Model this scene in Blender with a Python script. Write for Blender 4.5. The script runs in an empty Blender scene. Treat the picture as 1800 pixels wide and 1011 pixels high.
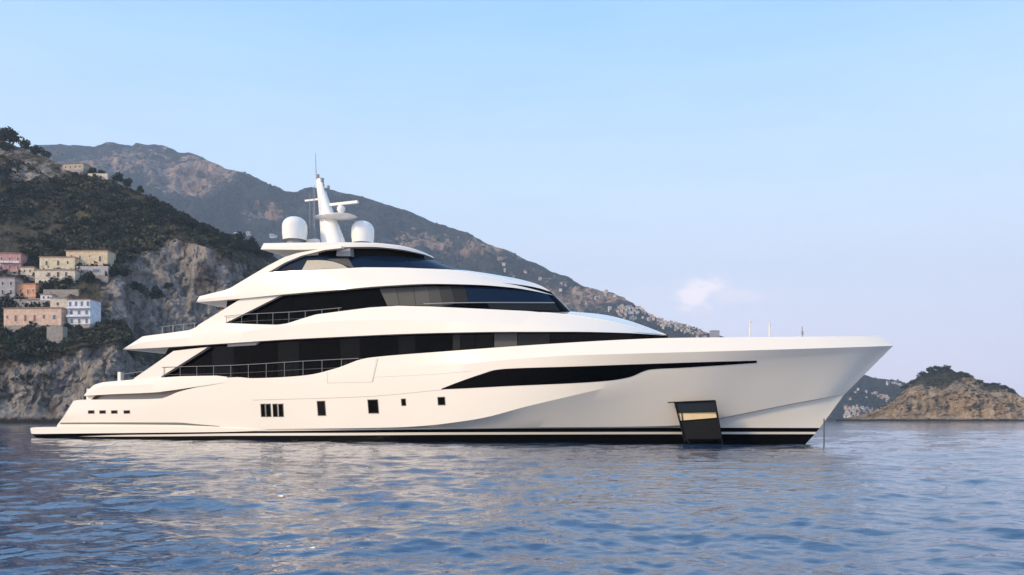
import bpy, math, random
import numpy as np
from mathutils import Vector, Matrix
from mathutils.bvhtree import BVHTree
R = math.radians
random.seed(7); rng = np.random.default_rng(11)
S = bpy.context.scene; COL = S.collection

# ------------------------------------------------------------------ camera, sky, sun, exposure
F, HZ, CH = 1400.0, 738.0, 1.5            # focal length in photo pixels, horizon row, eye height
cam = bpy.data.objects.new('camera', bpy.data.cameras.new('camera')); COL.objects.link(cam)
cam.location = (0, 0, CH); cam.rotation_euler = (R(90), 0, 0)
cam.data.sensor_width = 36; cam.data.lens = 36*F/1800; cam.data.shift_y = (HZ-505.5)/1800
cam.data.clip_start = 0.1; cam.data.clip_end = 40000
S.camera = cam
SUN_EL, SUN_AZ = R(29), R(238)            # azimuth clockwise from +Y: behind the camera, to the left
w = bpy.data.worlds.new('World'); S.world = w; w.use_nodes = True
nt = w.node_tree; nt.nodes.clear()
out = nt.nodes.new('ShaderNodeOutputWorld'); bg = nt.nodes.new('ShaderNodeBackground')
sky = nt.nodes.new('ShaderNodeTexSky'); sky.sky_type = 'NISHITA'; sky.sun_disc = False
sky.sun_elevation = SUN_EL; sky.sun_rotation = SUN_AZ; sky.altitude = 0
sky.air_density = 1.0; sky.dust_density = 1.2; sky.ozone_density = 1.6
# the clear evening sky: the physical sky blended with its own pale lavender-to-blue elevation gradient
gm = nt.nodes.new('ShaderNodeNewGeometry'); sx = nt.nodes.new('ShaderNodeSeparateXYZ'); neg = nt.nodes.new('ShaderNodeMath'); neg.operation = 'MULTIPLY'; neg.inputs[1].default_value = -1
ramp = nt.nodes.new('ShaderNodeValToRGB'); cr = ramp.color_ramp
for i, (p, c) in enumerate(((0.0, (1.10, 1.04, 1.32)), (0.07, (1.17, 1.10, 1.35)), (0.15, (1.16, 1.19, 1.37)), (0.27, (0.86, 1.09, 1.34)), (0.44, (0.46, 0.82, 1.28)), (1.0, (0.17, 0.40, 0.86)))):
    e = cr.elements[i] if i < 2 else cr.elements.new(p); e.position = p; e.color = (*c, 1)
sc_ = nt.nodes.new('ShaderNodeVectorMath'); sc_.operation = 'SCALE'; sc_.inputs['Scale'].default_value = 1/0.13
tint = nt.nodes.new('ShaderNodeMix'); tint.data_type = 'RGBA'; tint.inputs[0].default_value = 0.8
nt.links.new(gm.outputs['Incoming'], sx.inputs[0]); nt.links.new(sx.outputs[2], neg.inputs[0]); nt.links.new(neg.outputs[0], ramp.inputs[0])
# faint uneven haze and one small pink cloud low on the right
vn = nt.nodes.new('ShaderNodeVectorMath'); vn.operation = 'SCALE'; vn.inputs['Scale'].default_value = -1; nt.links.new(gm.outputs['Incoming'], vn.inputs[0])
def cmath(op, a, b=None, clamp=False):
    q = nt.nodes.new('ShaderNodeMath'); q.operation = op; q.use_clamp = clamp
    for i, v in enumerate((a, b)):
        if v is None: continue
        if isinstance(v, (int, float)): q.inputs[i].default_value = v
        else: nt.links.new(v, q.inputs[i])
    return q.outputs[0]
def cnoise(sc, det, stretch):
    mp_ = nt.nodes.new('ShaderNodeMapping'); mp_.inputs['Scale'].default_value = stretch; nt.links.new(vn.outputs[0], mp_.inputs[0])
    t_ = nt.nodes.new('ShaderNodeTexNoise'); t_.inputs['Scale'].default_value = sc; t_.inputs['Detail'].default_value = det; t_.inputs['Roughness'].default_value = 0.62; nt.links.new(mp_.outputs[0], t_.inputs['Vector']); return t_.outputs[0]
def blob(cx, cz, sx, sz, gain, nz):
    mp_ = nt.nodes.new('ShaderNodeMapping'); mp_.vector_type = 'POINT'; mp_.inputs['Location'].default_value = (-cx/sx, 0, -cz/sz); mp_.inputs['Scale'].default_value = (1/sx, 0, 1/sz); nt.links.new(vn.outputs[0], mp_.inputs[0])
    ln_ = nt.nodes.new('ShaderNodeVectorMath'); ln_.operation = 'LENGTH'; nt.links.new(mp_.outputs[0], ln_.inputs[0])
    k_ = cmath('SUBTRACT', 1.0, ln_.outputs['Value']); k_ = cmath('ADD', k_, cmath('MULTIPLY', cmath('SUBTRACT', nz, 0.5), 2.4)); k_ = cmath('MULTIPLY', k_, 1.35, True)
    return cmath('MULTIPLY', cmath('MULTIPLY', k_, k_), gain)
nz = cnoise(26, 6, (1, 1, 1.6)); nz2 = cnoise(4, 5, (1, 1, 5))
cm = cmath('MAXIMUM', blob(0.222, 0.154, 0.043, 0.029, 0.58, nz), blob(0.262, 0.147, 0.07, 0.013, 0.2, nz))
wsp = cmath('MULTIPLY', cmath('SUBTRACT', nz2, 0.5), 0.16)
cadd = nt.nodes.new('ShaderNodeMix'); cadd.data_type = 'RGBA'; cadd.inputs[7].default_value = (2.1, 1.68, 1.60, 1); nt.links.new(cm, cadd.inputs[0]); nt.links.new(ramp.outputs[0], cadd.inputs[6])
wad = nt.nodes.new('ShaderNodeMix'); wad.data_type = 'RGBA'; wad.blend_type = 'ADD'; wad.inputs[0].default_value = 1; cw = nt.nodes.new('ShaderNodeCombineXYZ'); [nt.links.new(wsp, cw.inputs[i]) for i in range(2)]
nt.links.new(cadd.outputs[2], wad.inputs[6]); nt.links.new(cw.outputs[0], wad.inputs[7]); nt.links.new(wad.outputs[2], sc_.inputs[0])
nt.links.new(sky.outputs[0], tint.inputs[6]); nt.links.new(sc_.outputs[0], tint.inputs[7]); nt.links.new(tint.outputs[2], bg.inputs[0])
bg.inputs[1].default_value = 0.13
nt.links.new(bg.outputs[0], out.inputs[0])
sl = bpy.data.lights.new('sun', 'SUN'); sl.energy = 3.05; sl.angle = R(10); sl.color = (1.0, 0.735, 0.43)
so = bpy.data.objects.new('sun', sl); COL.objects.link(so)
sd = Vector((math.sin(SUN_AZ)*math.cos(SUN_EL), math.cos(SUN_AZ)*math.cos(SUN_EL), math.sin(SUN_EL)))
so.rotation_euler = sd.to_track_quat('Z', 'Y').to_euler(); so.location = sd*300
S.view_settings.view_transform = 'Standard'; S.view_settings.look = 'None'
S.view_settings.gamma = 1; S.view_settings.exposure = 0.19
S.cycles.volume_bounces = 0; S.cycles.max_bounces = 8; S.cycles.volume_step_rate = 4

# ------------------------------------------------------------------ helpers
def tag(o, label=None, cat=None, group=None, kind=None):
    if label: o['label'] = label
    if cat: o['category'] = cat
    if group: o['group'] = group
    if kind: o['kind'] = kind
    return o
def empty(name, loc=(0, 0, 0), rz=0):
    o = bpy.data.objects.new(name, None); o.empty_display_size = 0.5
    o.location = loc; o.rotation_euler = (0, 0, rz); COL.objects.link(o); return o
def link(name, me, parent=None):
    o = bpy.data.objects.new(name, me); COL.objects.link(o)
    if parent: o.parent = parent
    return o
def copy_tree(o, parent=None):
    c = o.copy(); COL.objects.link(c); c.parent = parent
    for ch in list(o.children): copy_tree(ch, c)
    return c
def pchip(xs, ys, x):
    xs = np.asarray(xs, float); ys = np.asarray(ys, float); x = np.clip(x, xs[0], xs[-1])
    h = np.diff(xs); d = np.diff(ys)/h; m = np.zeros(len(xs)); m[0] = d[0]; m[-1] = d[-1]
    for i in range(1, len(xs)-1):
        if d[i-1]*d[i] > 0:
            w1 = 2*h[i]+h[i-1]; w2 = h[i]+2*h[i-1]; m[i] = (w1+w2)/(w1/d[i-1]+w2/d[i])
    k = np.clip(np.searchsorted(xs, x, side='right')-1, 0, len(h)-1); t = (x-xs[k])/h[k]
    return ((2*t**3-3*t*t+1)*ys[k]+(t**3-2*t*t+t)*h[k]*m[k]+(-2*t**3+3*t*t)*ys[k+1]+(t**3-t*t)*h[k]*m[k+1])
class MB:
    def __init__(s): s.v = []; s.f = []; s.m = []
    def add(s, verts, faces, mi=0):
        b = len(s.v); s.v += [tuple(map(float, p)) for p in verts]
        s.f += [tuple(b+i for i in f) for f in faces]; s.m += [mi]*len(faces)
    def box(s, c, d, mi=0, rz=0):
        x, y, z = d[0]/2, d[1]/2, d[2]/2; cs, sn = math.cos(rz), math.sin(rz)
        p = [(a*x, b*y, e*z) for a in (-1, 1) for b in (-1, 1) for e in (-1, 1)]
        p = [(c[0]+q[0]*cs-q[1]*sn, c[1]+q[0]*sn+q[1]*cs, c[2]+q[2]) for q in p]
        s.add(p, [(0, 1, 3, 2), (4, 6, 7, 5), (0, 4, 5, 1), (2, 3, 7, 6), (0, 2, 6, 4), (1, 5, 7, 3)], mi)
    def grid(s, P, mi=0):
        P = np.asarray(P); n, m = P.shape[:2]
        s.add(P.reshape(-1, 3), [(i*m+j, i*m+j+1, (i+1)*m+j+1, (i+1)*m+j) for i in range(n-1) for j in range(m-1)], mi)
    def tube(s, pts, r, mi=0, n=6, r2=None):
        pts = [Vector(p) for p in pts]; rings = []
        for i, p in enumerate(pts):
            d = (pts[min(i+1, len(pts)-1)]-pts[max(i-1, 0)]).normalized()
            a = d.orthogonal() if abs(d.z) > 0.9 else d.cross(Vector((0, 0, 1)))
            a.normalize(); b = d.cross(a)
            rr = r if r2 is None else r+(r2-r)*i/(len(pts)-1)
            rings += [p+a*rr*math.cos(2*math.pi*k/n)+b*rr*math.sin(2*math.pi*k/n) for k in range(n)]
        fs = [(i*n+k, i*n+(k+1) % n, (i+1)*n+(k+1) % n, (i+1)*n+k) for i in range(len(pts)-1) for k in range(n)]
        fs += [tuple(range(n)), tuple((len(pts)-1)*n+k for k in range(n))]
        s.add(rings, fs, mi)
    def lathe(s, prof, c=(0, 0, 0), n=28, mi=0):
        vs = [(c[0]+r*math.cos(2*math.pi*k/n), c[1]+r*math.sin(2*math.pi*k/n), c[2]+z) for r, z in prof for k in range(n)]
        s.add(vs, [(i*n+k, i*n+(k+1) % n, (i+1)*n+(k+1) % n, (i+1)*n+k) for i in range(len(prof)-1) for k in range(n)], mi)
    def mesh(s, name, mats, smooth=None):
        me = bpy.data.meshes.new(name); me.from_pydata(s.v, [], s.f)
        for m in (mats if isinstance(mats, (list, tuple)) else [mats]): me.materials.append(m)
        me.polygons.foreach_set('material_index', s.m)
        import bmesh
        bm = bmesh.new(); bm.from_mesh(me); bmesh.ops.recalc_face_normals(bm, faces=bm.faces); bm.to_mesh(me); bm.free()
        if smooth is not None:
            me.polygons.foreach_set('use_smooth', [True]*len(me.polygons)); me.set_sharp_from_angle(angle=R(smooth))
        return me
    def build(s, name, mats, parent=None, smooth=None): return link(name, s.mesh(name, mats, smooth), parent)
def np_mesh(name, V, Q, mat, smooth=True, attrs=None):
    me = bpy.data.meshes.new(name); nv, nf, k = len(V), len(Q), Q.shape[1]
    me.vertices.add(nv); me.vertices.foreach_set('co', np.ascontiguousarray(V, dtype=np.float32).ravel())
    me.loops.add(nf*k); me.loops.foreach_set('vertex_index', np.ascontiguousarray(Q, dtype=np.int32).ravel())
    me.polygons.add(nf); me.polygons.foreach_set('loop_start', np.arange(0, nf*k, k, dtype=np.int32))
    me.update(calc_edges=True)
    for an, av in (attrs or {}).items():
        a = me.attributes.new(an, 'FLOAT', 'POINT'); a.data.foreach_set('value', np.asarray(av, dtype=np.float32))
    me.polygons.foreach_set('use_smooth', np.full(nf, smooth)); me.materials.append(mat); me.validate(); return me
def quads(n, m):
    i, j = np.meshgrid(np.arange(n-1), np.arange(m-1), indexing='ij'); a = (i*m+j).ravel()
    return np.stack([a, a+1, a+m+1, a+m], 1)
def hash3(i, j, k, seed):
    h = (i.astype(np.int64)*374761393+j.astype(np.int64)*668265263+k.astype(np.int64)*2147483647+seed*974634777) & 0xffffffff
    h = ((h ^ (h >> 13))*1274126177) & 0xffffffff; h = ((h ^ (h >> 16))*2246822519) & 0xffffffff
    return ((h ^ (h >> 15)) & 0xffffff)/float(0xffffff)
def vnoise(P, seed=0):
    P = np.asarray(P); f = np.floor(P); t = P-f; t = t*t*t*(t*(t*6-15)+10); i, j, k = f[..., 0], f[..., 1], f[..., 2]; r = 0
    for a in (0, 1):
        for b in (0, 1):
            for c in (0, 1):
                wgt = (t[..., 0] if a else 1-t[..., 0])*(t[..., 1] if b else 1-t[..., 1])*(t[..., 2] if c else 1-t[..., 2])
                r = r+wgt*hash3(i+a, j+b, k+c, seed)
    return r*2-1
def fbm(P, octv=5, seed=0, ridge=False, gain=0.5):
    a, s, tot = 1.0, 0, 0; P = np.asarray(P, float)
    for o in range(octv):
        n = vnoise(P*2.03**o+o*17.3, seed+o); s = s+a*((1-2*np.abs(n)) if ridge else n); tot += a; a *= gain
    return s/tot

# ------------------------------------------------------------------ materials
def mat(name, col, rough=0.5, metal=0, spec=0.5, coat=0, var=0, scale=4, bump=0, bscale=30):
    m = bpy.data.materials.new(name); m.use_nodes = True; n = m.node_tree; b = n.nodes['Principled BSDF']
    b.inputs['Base Color'].default_value = (*col, 1); b.inputs['Roughness'].default_value = rough
    b.inputs['Metallic'].default_value = metal; b.inputs['Specular IOR Level'].default_value = spec
    b.inputs['Coat Weight'].default_value = coat; b.inputs['Coat Roughness'].default_value = 0.08
    tc = n.nodes.new('ShaderNodeTexCoord')
    if var:
        t = n.nodes.new('ShaderNodeTexNoise'); t.inputs['Scale'].default_value = scale; t.inputs['Detail'].default_value = 5
        r = n.nodes.new('ShaderNodeValToRGB'); r.color_ramp.elements[0].position = 0.3; r.color_ramp.elements[1].position = 0.7
        r.color_ramp.elements[0].color = (*[max(0, c*(1-var)) for c in col], 1); r.color_ramp.elements[1].color = (*[min(1, c*(1+var)) for c in col], 1)
        n.links.new(tc.outputs['Object'], t.inputs['Vector']); n.links.new(t.outputs[0], r.inputs[0]); n.links.new(r.outputs[0], b.inputs['Base Color'])
    if bump:
        t = n.nodes.new('ShaderNodeTexNoise'); t.inputs['Scale'].default_value = bscale; t.inputs['Detail'].default_value = 3
        k = n.nodes.new('ShaderNodeBump'); k.inputs['Strength'].default_value = bump; k.inputs['Distance'].default_value = 0.05
        n.links.new(tc.outputs['Object'], t.inputs['Vector']); n.links.new(t.outputs[0], k.inputs['Height']); n.links.new(k.outputs[0], b.inputs['Normal'])
    return m
M = {}
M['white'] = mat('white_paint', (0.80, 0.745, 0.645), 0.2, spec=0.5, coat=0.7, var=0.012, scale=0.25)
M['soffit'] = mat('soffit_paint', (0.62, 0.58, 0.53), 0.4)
M['black'] = mat('black_paint', (0.003, 0.003, 0.0035), 0.3, spec=0.06)
M['glass'] = mat('dark_glass', (0.001, 0.0015, 0.002), 0.03, spec=0.045)
M['glass_b'] = mat('smoked_glass', (0.002, 0.003, 0.0035), 0.04, spec=0.09)
M['glass_sky'] = mat('sky_tinted_glass', (0.004, 0.012, 0.032), 0.05, spec=0.22)  # blue of the reflected sky put into the glass colour
M['blind'] = mat('grey_window_panel', (0.088, 0.090, 0.086), 0.25, spec=0.2)
M['blind_d'] = mat('dark_window_panel', (0.016, 0.018, 0.018), 0.15, spec=0.15)
M['cream'] = mat('cream_upholstery', (0.42, 0.39, 0.33), 0.6, var=0.06, scale=3)
M['steel'] = mat('satin_steel', (0.27, 0.265, 0.26), 0.4, spec=0.4)
M['dsteel'] = mat('dull_steel', (0.07, 0.07, 0.075), 0.5)
M['grey'] = mat('grey_plastic', (0.25, 0.26, 0.27), 0.5)
M['seam'] = mat('panel_seam', (0.45, 0.43, 0.40), 0.6)
M['gap'] = mat('frame_and_shade_strip', (0.16, 0.145, 0.13), 0.6)  # window surrounds, and the painted shadow line on the hull side
M['teak'] = mat('teak_deck', (0.30, 0.20, 0.12), 0.6, var=0.2, scale=8)
M['charcoal'] = mat('charcoal_panel', (0.008, 0.009, 0.011), 0.6, spec=0.12, var=0.2, scale=2)
M['tan'] = mat('tan_interior_panel', (0.60, 0.46, 0.27), 0.5, var=0.05, scale=2)
M['gelcoat'] = mat('dome_gelcoat', (0.80, 0.765, 0.70), 0.18, coat=0.5)

# ------------------------------------------------------------------ the yacht
AX = Vector((0.935, -0.355)).normalized(); YROT = math.atan2(AX.y, AX.x)
C0 = (Vector((17.9, 48.6))-59*AX)
yacht = tag(empty('motor_yacht', (C0.x, C0.y, 0), YROT),
            'large white three-deck motor yacht with dark window bands anchored in front of the cliffs', 'yacht')
NB = Vector((AX.y, -AX.x))               # starboard, towards the viewer
def ray(x, y):                            # local origin and direction (u, v, w), v to starboard
    d = Vector(((x-900)/F, 1.0)); o = -C0
    return Vector((o.dot(AX), o.dot(NB), CH)), Vector((d.dot(AX), d.dot(NB), (HZ-y)/F))
def plan(pts):
    xs = [p[0] for p in pts]; ys = [p[1] for p in pts]
    def f(u): return float(pchip(xs, ys, np.array([u]))[0]) if not hasattr(u, '__len__') else pchip(xs, ys, np.asarray(u))
    return f
def hit(x, y, V):
    o, d = ray(x, y); ts = np.linspace(30, 95, 900); us = o.x+d.x*ts; vs = o.y+d.y*ts
    g = vs-np.maximum(V(us), 0); k = np.argmax(g <= 0)
    if g[k] > 0: k = len(ts)-1
    a, b = ts[k-1], ts[k]; ga, gb = g[k-1], g[k]; t = a+(b-a)*ga/(ga-gb)
    return np.array([o.x+d.x*t, max(0, o.y+d.y*t), o.z+d.z*t])
def const(v): return plan([(-20, v), (90, v)])
def curve(pts, V, smooth=True, n=110, lift=0):
    """a traced line on the surface v = V(u): samples (u, v, w) from aft to fore"""
    xs = np.array([p[0] for p in pts], float); ys = np.array([p[1] for p in pts], float)
    x = np.unique(np.concatenate([np.linspace(xs[0], xs[-1], n), xs]))
    y = pchip(xs, ys, x) if smooth else np.interp(x, xs, ys)
    P = np.array([hit(a, b, V) for a, b in zip(x, y)]); P = P[np.argsort(P[:, 0], kind='stable')]
    P[:, 2] += lift; return P
def resample(P, T):
    u = P[0, 0]+(P[-1, 0]-P[0, 0])*T
    return np.stack([u, np.interp(u, P[:, 0], P[:, 1]), np.interp(u, P[:, 0], P[:, 2])], 1)
def loft(levels, T, mats_rows=None, caps=True, sub=1):
    """closed starboard + port body through level curves given bottom to top"""
    L = [resample(P, T) for P in levels]; rows = []; mi = []
    for i in range(len(L)-1):
        for k in range(sub):
            rows.append(L[i]*(1-k/sub)+L[i+1]*k/sub); mi.append((mats_rows or [0]*len(L))[i])
    rows.append(L[-1]); G = np.array(rows); mb = MB()
    st = G.copy(); st[..., 1] = -G[..., 1]; pt = G.copy()
    for i in range(len(G)-1):
        mb.grid(st[i:i+2], mi[i]); mb.grid(pt[i:i+2][:, ::-1], mi[i])
    if caps:
        for e in (0, -1):
            for i in range(len(G)-1):
                if G[i, e, 1] > 1e-3 or G[i+1, e, 1] > 1e-3:
                    mb.add([st[i, e], st[i+1, e], pt[i+1, e], pt[i, e]], [(0, 1, 2, 3)], mi[i])
    return mb
def weld(o, d=0.002):
    import bmesh
    bm = bmesh.new(); bm.from_mesh(o.data); bmesh.ops.remove_doubles(bm, verts=bm.verts, dist=d)
    bmesh.ops.dissolve_degenerate(bm, dist=1e-5, edges=bm.edges)
    bmesh.ops.recalc_face_normals(bm, faces=bm.faces); bm.to_mesh(o.data); bm.free()
    o.data.polygons.foreach_set('use_smooth', [True]*len(o.data.polygons)); o.data.set_sharp_from_angle(angle=R(16))
    return o
def bvh_of(o):
    me = o.data; return BVHTree.FromPolygons([v.co for v in me.vertices], [p.vertices[:] for p in me.polygons])
def cast(b, x, y):
    o, d = ray(x, y); h = b.ray_cast(Vector((o.x, -o.y, o.z)), Vector((d.x, -d.y, d.z)).normalized())
    return h[0], h[1]
def decal(b, top, bot, name, m, parent, n=24, k=3, off=0.02, smooth=True, both=False):
    """a thin solid panel lying on a surface, between a top and a bottom traced line; mirrored to port"""
    tx = [p[0] for p in top]; bx = [p[0] for p in bot]; mb = MB(); P = np.zeros((k+1, n+1, 3)); Q = P.copy(); ip = pchip if smooth and len(tx) > 2 else np.interp
    for j in range(n+1):
        s = j/n; xa = tx[0]+(tx[-1]-tx[0])*s; xb = bx[0]+(bx[-1]-bx[0])*s
        ya = float(np.atleast_1d(pchip(tx, [p[1] for p in top], np.array([xa])) if smooth and len(tx) > 2 else np.interp(xa, tx, [p[1] for p in top]))[0])
        yb = float(np.atleast_1d(pchip(bx, [p[1] for p in bot], np.array([xb])) if smooth and len(bx) > 2 else np.interp(xb, bx, [p[1] for p in bot]))[0])
        for i in range(k+1):
            h, nn = cast(b, xa+(xb-xa)*i/k, ya+(yb-ya)*i/k)
            if h is None: h, nn = (last if j or i else (Vector((0, 0, 0)), Vector((0, -1, 0))))
            last = (h, nn)
            if nn.y > 0: nn = -nn
            P[i, j] = h+nn*off; Q[i, j] = h-nn*0.03
    for sgn in ((1, -1) if both else (1,)):
        A = P*np.array([1, sgn, 1]); B = Q*np.array([1, sgn, 1])
        mb.grid(A); mb.grid(B)
        for a, c in ((A[0], B[0]), (A[-1], B[-1]), (A[:, 0], B[:, 0]), (A[:, -1], B[:, -1])): mb.grid(np.array([a, c]))
    o = mb.build(name, m, parent); weld(o, 0.0005); return o
def panel(poly, v, thick, name, m, parent, both=True):
    """slanted wing or bracket standing in a fore-and-aft plane"""
    pts = [hit(x, y, const(v)) for x, y in poly]; n = len(pts); mb = MB()
    for sgn in ((-1, 1) if both else (-1,)):
        mb = MB(); A = [(p[0], sgn*v, p[2]) for p in pts]; B = [(p[0], sgn*(v-thick), p[2]) for p in pts]
        mb.add(A+B, [tuple(range(n)), tuple(range(2*n-1, n-1, -1))]+[(i, (i+1) % n, n+(i+1) % n, n+i) for i in range(n)])
        o = mb.build(name, m, parent, 25)
    return o
def flat_centre(P, dw=0.0, u0=None):      # the same line on the centre plane
    Q = P.copy(); Q[:, 1] = 0; Q[:, 2] += dw; return Q
def inset(P, dv, dw):
    Q = P.copy(); Q[:, 1] = np.maximum(0, Q[:, 1]-dv); Q[:, 2] += dw; return Q
T = np.concatenate([np.linspace(0, 0.8, 110), 0.8+0.2*(1-(1-np.linspace(0, 1, 60)[1:])**1.7)])

# hull
vWL = plan([(2.2, 4.5), (10, 4.9), (25, 5.0), (32, 4.8), (38, 4.2), (44, 3.2), (50, 2.0), (55, 0.95), (59, 0)])
vB3 = plan([(2.2, 4.55), (10, 4.95), (25, 5.05), (32, 4.95), (38, 4.5), (44, 3.6), (50, 2.4), (55, 1.3), (59.85, 0)])
def mixV(f, ue):
    us = np.linspace(2.2, 1, 2); xs = np.linspace(2.2, ue, 30)
    return plan([(x, (1-f)*vWL(2.2+(x-2.2)*(59-2.2)/(ue-2.2))+f*vB3(2.2+(x-2.2)*(59.85-2.2)/(ue-2.2))) for x in xs])
uu = np.linspace(2.2, 59, 120); WL = np.stack([uu, np.maximum(0, vWL(uu)), uu*0], 1)
KE = WL.copy(); KE[:, 2] = -1.0; KE[:, 1] *= 0.93; KE[:, 0] = 2.2+(KE[:, 0]-2.2)*(58.2-2.2)/56.8
KC = KE.copy(); KC[:, 1] = 0; KC[:, 2] = -1.3
B1 = curve([(97, 767.5), (250, 767.3), (400, 766.2), (600, 765.5), (800, 764.3), (1000, 763.7), (1200, 763.3), (1432, 763.3)], mixV(0.55, 59.5))
B2 = curve([(97, 764), (250, 763), (400, 761.8), (600, 761), (800, 760), (1000, 759.6), (1200, 759.3), (1435, 759.3)], mixV(0.75, 59.66))
B3 = curve([(98, 761), (250, 760), (400, 758.7), (600, 756.5), (800, 754.4), (1000, 752.8), (1190, 752), (1441, 752.3)], vB3)
vSu = plan([(2.2, 4.58), (25, 5.07), (32, 5.0), (38, 4.6), (44, 3.75), (50, 2.62), (52, 2.35), (55, 1.82), (58, 1.2), (60, 0.65), (61.25, 0)])
vSl = plan([(2.2, 4.57), (25, 5.06), (32, 4.99), (38, 4.58), (44, 3.7), (50, 2.5), (52, 2.2), (55, 1.62), (58, 1.0), (60, 0.48), (61.2, 0)])
SL = curve([(99, 757), (250, 758), (400, 757.3), (600, 755.3), (800, 753.2), (1000, 751.6), (1100, 751), (1190, 749.3), (1280, 733.6), (1400, 709.8), (1483, 695)], vSl)
SU = curve([(100, 755), (250, 757), (400, 756.6), (600, 754.6), (750, 752.8), (900, 751.4), (1100, 750.2), (1190, 748), (1280, 732), (1400, 708), (1485, 693)], vSu)
vK1 = plan([(2.2, 4.6), (10, 5.0), (25, 5.12), (30, 5.18), (36, 5.18), (41, 5.10), (45, 4.88), (49, 4.36), (53, 3.95), (57, 2.9), (60, 1.9), (62, 1.0), (63.45, 0)])
K1 = curve([(100, 748), (250, 753.5), (400, 754.5), (600, 753), (700, 751.2), (750, 748.2), (800, 742.5), (850, 734.5), (920, 716), (1000, 697), (1080, 678.5), (1150, 662), (1250, 645), (1330, 637), (1450, 627), (1560, 618)], vK1)
vK2 = plan([(2.5, 4.7), (12, 5.1), (25, 5.2), (38, 5.25), (45, 5.25), (49, 5.0), (53, 4.45), (57, 3.4), (60, 2.3), (62, 1.3), (63.2, 0.55), (63.85, 0)])
K2 = curve([(112, 732), (150, 724), (250, 716), (300, 706), (400, 686), (500, 677), (600, 664), (700, 652), (800, 641), (900, 632), (1000, 625), (1100, 622), (1300, 616.5), (1450, 612), (1570, 608)], vK2)
vTP = plan([(4, 4.7), (12, 5.1), (25, 5.2), (34, 5.16), (40, 4.95), (45, 4.75), (49, 4.42), (53, 3.85), (57, 2.82), (60, 1.8), (61.8, 0.95), (62.7, 0.35), (63.05, 0)])
TP = curve([(129, 705), (137, 703), (240, 702), (285, 700.5), (310, 690), (352, 679), (375, 672), (400, 664), (420, 663), (440, 665), (470, 664.3), (520, 661.5), (550, 658), (575, 652), (600, 644.5), (630, 633), (645, 629.5), (660, 627.6), (700, 624), (800, 616.5), (900, 609), (1000, 602.5), (1100, 597), (1172, 594.3), (1300, 592.8), (1450, 591.6), (1546, 591)], vTP)
hull = weld(loft([KC, KE, WL, B1, B2, B3, SL, SU, K1, K2, TP, inset(TP, 0.22, 0), inset(TP, 0.22, -0.85), flat_centre(inset(TP, 0.22, -0.85))],
            T, [1, 1, 1, 0, 1, 0, 0, 0, 0, 0, 0, 0, 2], sub=3).build('hull', [M['white'], M['black'], M['teak']], yacht))
HB = bvh_of(hull)
# glass strip set in the topside and the square windows
hw = decal(HB, [(776, 683.5), (800, 674), (850, 656.5), (870, 650.5), (890, 648.3), (1000, 644.6), (1130, 640), (1250, 636.2), (1330, 634)],
      [(776, 684.6), (800, 683.6), (900, 678.5), (1000, 674), (1050, 671), (1080, 668), (1110, 662), (1128, 654), (1142, 649.6), (1200, 646.3), (1330, 637.8)],
      'hull_window', M['glass'], yacht, n=90, k=4)
def square(x0, x1, y0, y1, name='window', skew=2.0, off=0.02, m=None, fm=None):
    f = decal(HB, [(x0-1.2, y0-1.2), (x1+1.0-skew*0.3, y0-1.6)], [(x0+skew-1.2, y1+1.2), (x1+skew*0.7+1.0, y1+1.0)], name, fm or M['gap'], yacht, n=4, k=4, off=off)
    decal(HB, [(x0, y0), (x1-skew*0.3, y0-0.4)], [(x0+skew, y1), (x1+skew*0.7, y1-0.2)], 'pane', m or M['glass'], f, n=4, k=4, off=off+0.012)
for x0, x1 in ((459, 465.4), (468, 475.4), (480, 487), (490, 497.3)): square(x0, x1, 711, 732, skew=1.2)
square(558, 571, 706, 730, m=M['glass_b']); square(647, 664, 703.5, 726); square(706, 712.5, 702, 712.5, skew=1); square(770, 781.5, 699, 711.5, skew=1)
for x in (156, 176, 196.5, 218.5): square(x, x+9, 722.6, 726.2, 'porthole', skew=0.3)
# seams
def seam(pts, name, wd=0.7, m=None, par=None, n=30):
    return decal(HB, pts, [(x, y+wd) for x, y in pts], name, m or M['seam'], par or yacht, n=n, k=1, off=0.004)
seam([(445, 703), (640, 697), (780, 684.6)], 'topside_seam', 1.0)
seam([(655, 663), (760, 658), (830, 652)], 'topside_seam', 0.5)
dd = decal(HB, [(575.5, 655), (600, 646.5), (630, 635), (646, 631), (662, 630)], [(576, 673.2), (600, 672.8), (630, 672.2), (645, 671.8), (654, 671.5)], 'bulwark_door', M['white'], yacht, n=16, k=4, off=0.012, smooth=False)
for p, q in (((575, 654), (575.6, 673.4)), ((664, 630), (654.6, 671.6))):
    decal(HB, [(p[0], p[1]), (p[0]+0.7, p[1])], [(q[0], q[1]), (q[0]+0.7, q[1])], 'door_seam', M['seam'], dd, n=1, k=12, off=0.016)
seam([(575.6, 673.2), (654.8, 671.4)], 'door_seam', 0.6, par=dd)
decal(HB, [(106, 743), (200, 742.6), (310, 742.8), (350, 746), (386, 749)], [(106, 745.6), (200, 746), (310, 747), (350, 748.6), (386, 750)], 'groove_shade_strip', M['gap'], yacht, n=40, k=2, off=0.006)  # dark strip painted for the shadow line under the topside edge

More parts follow.
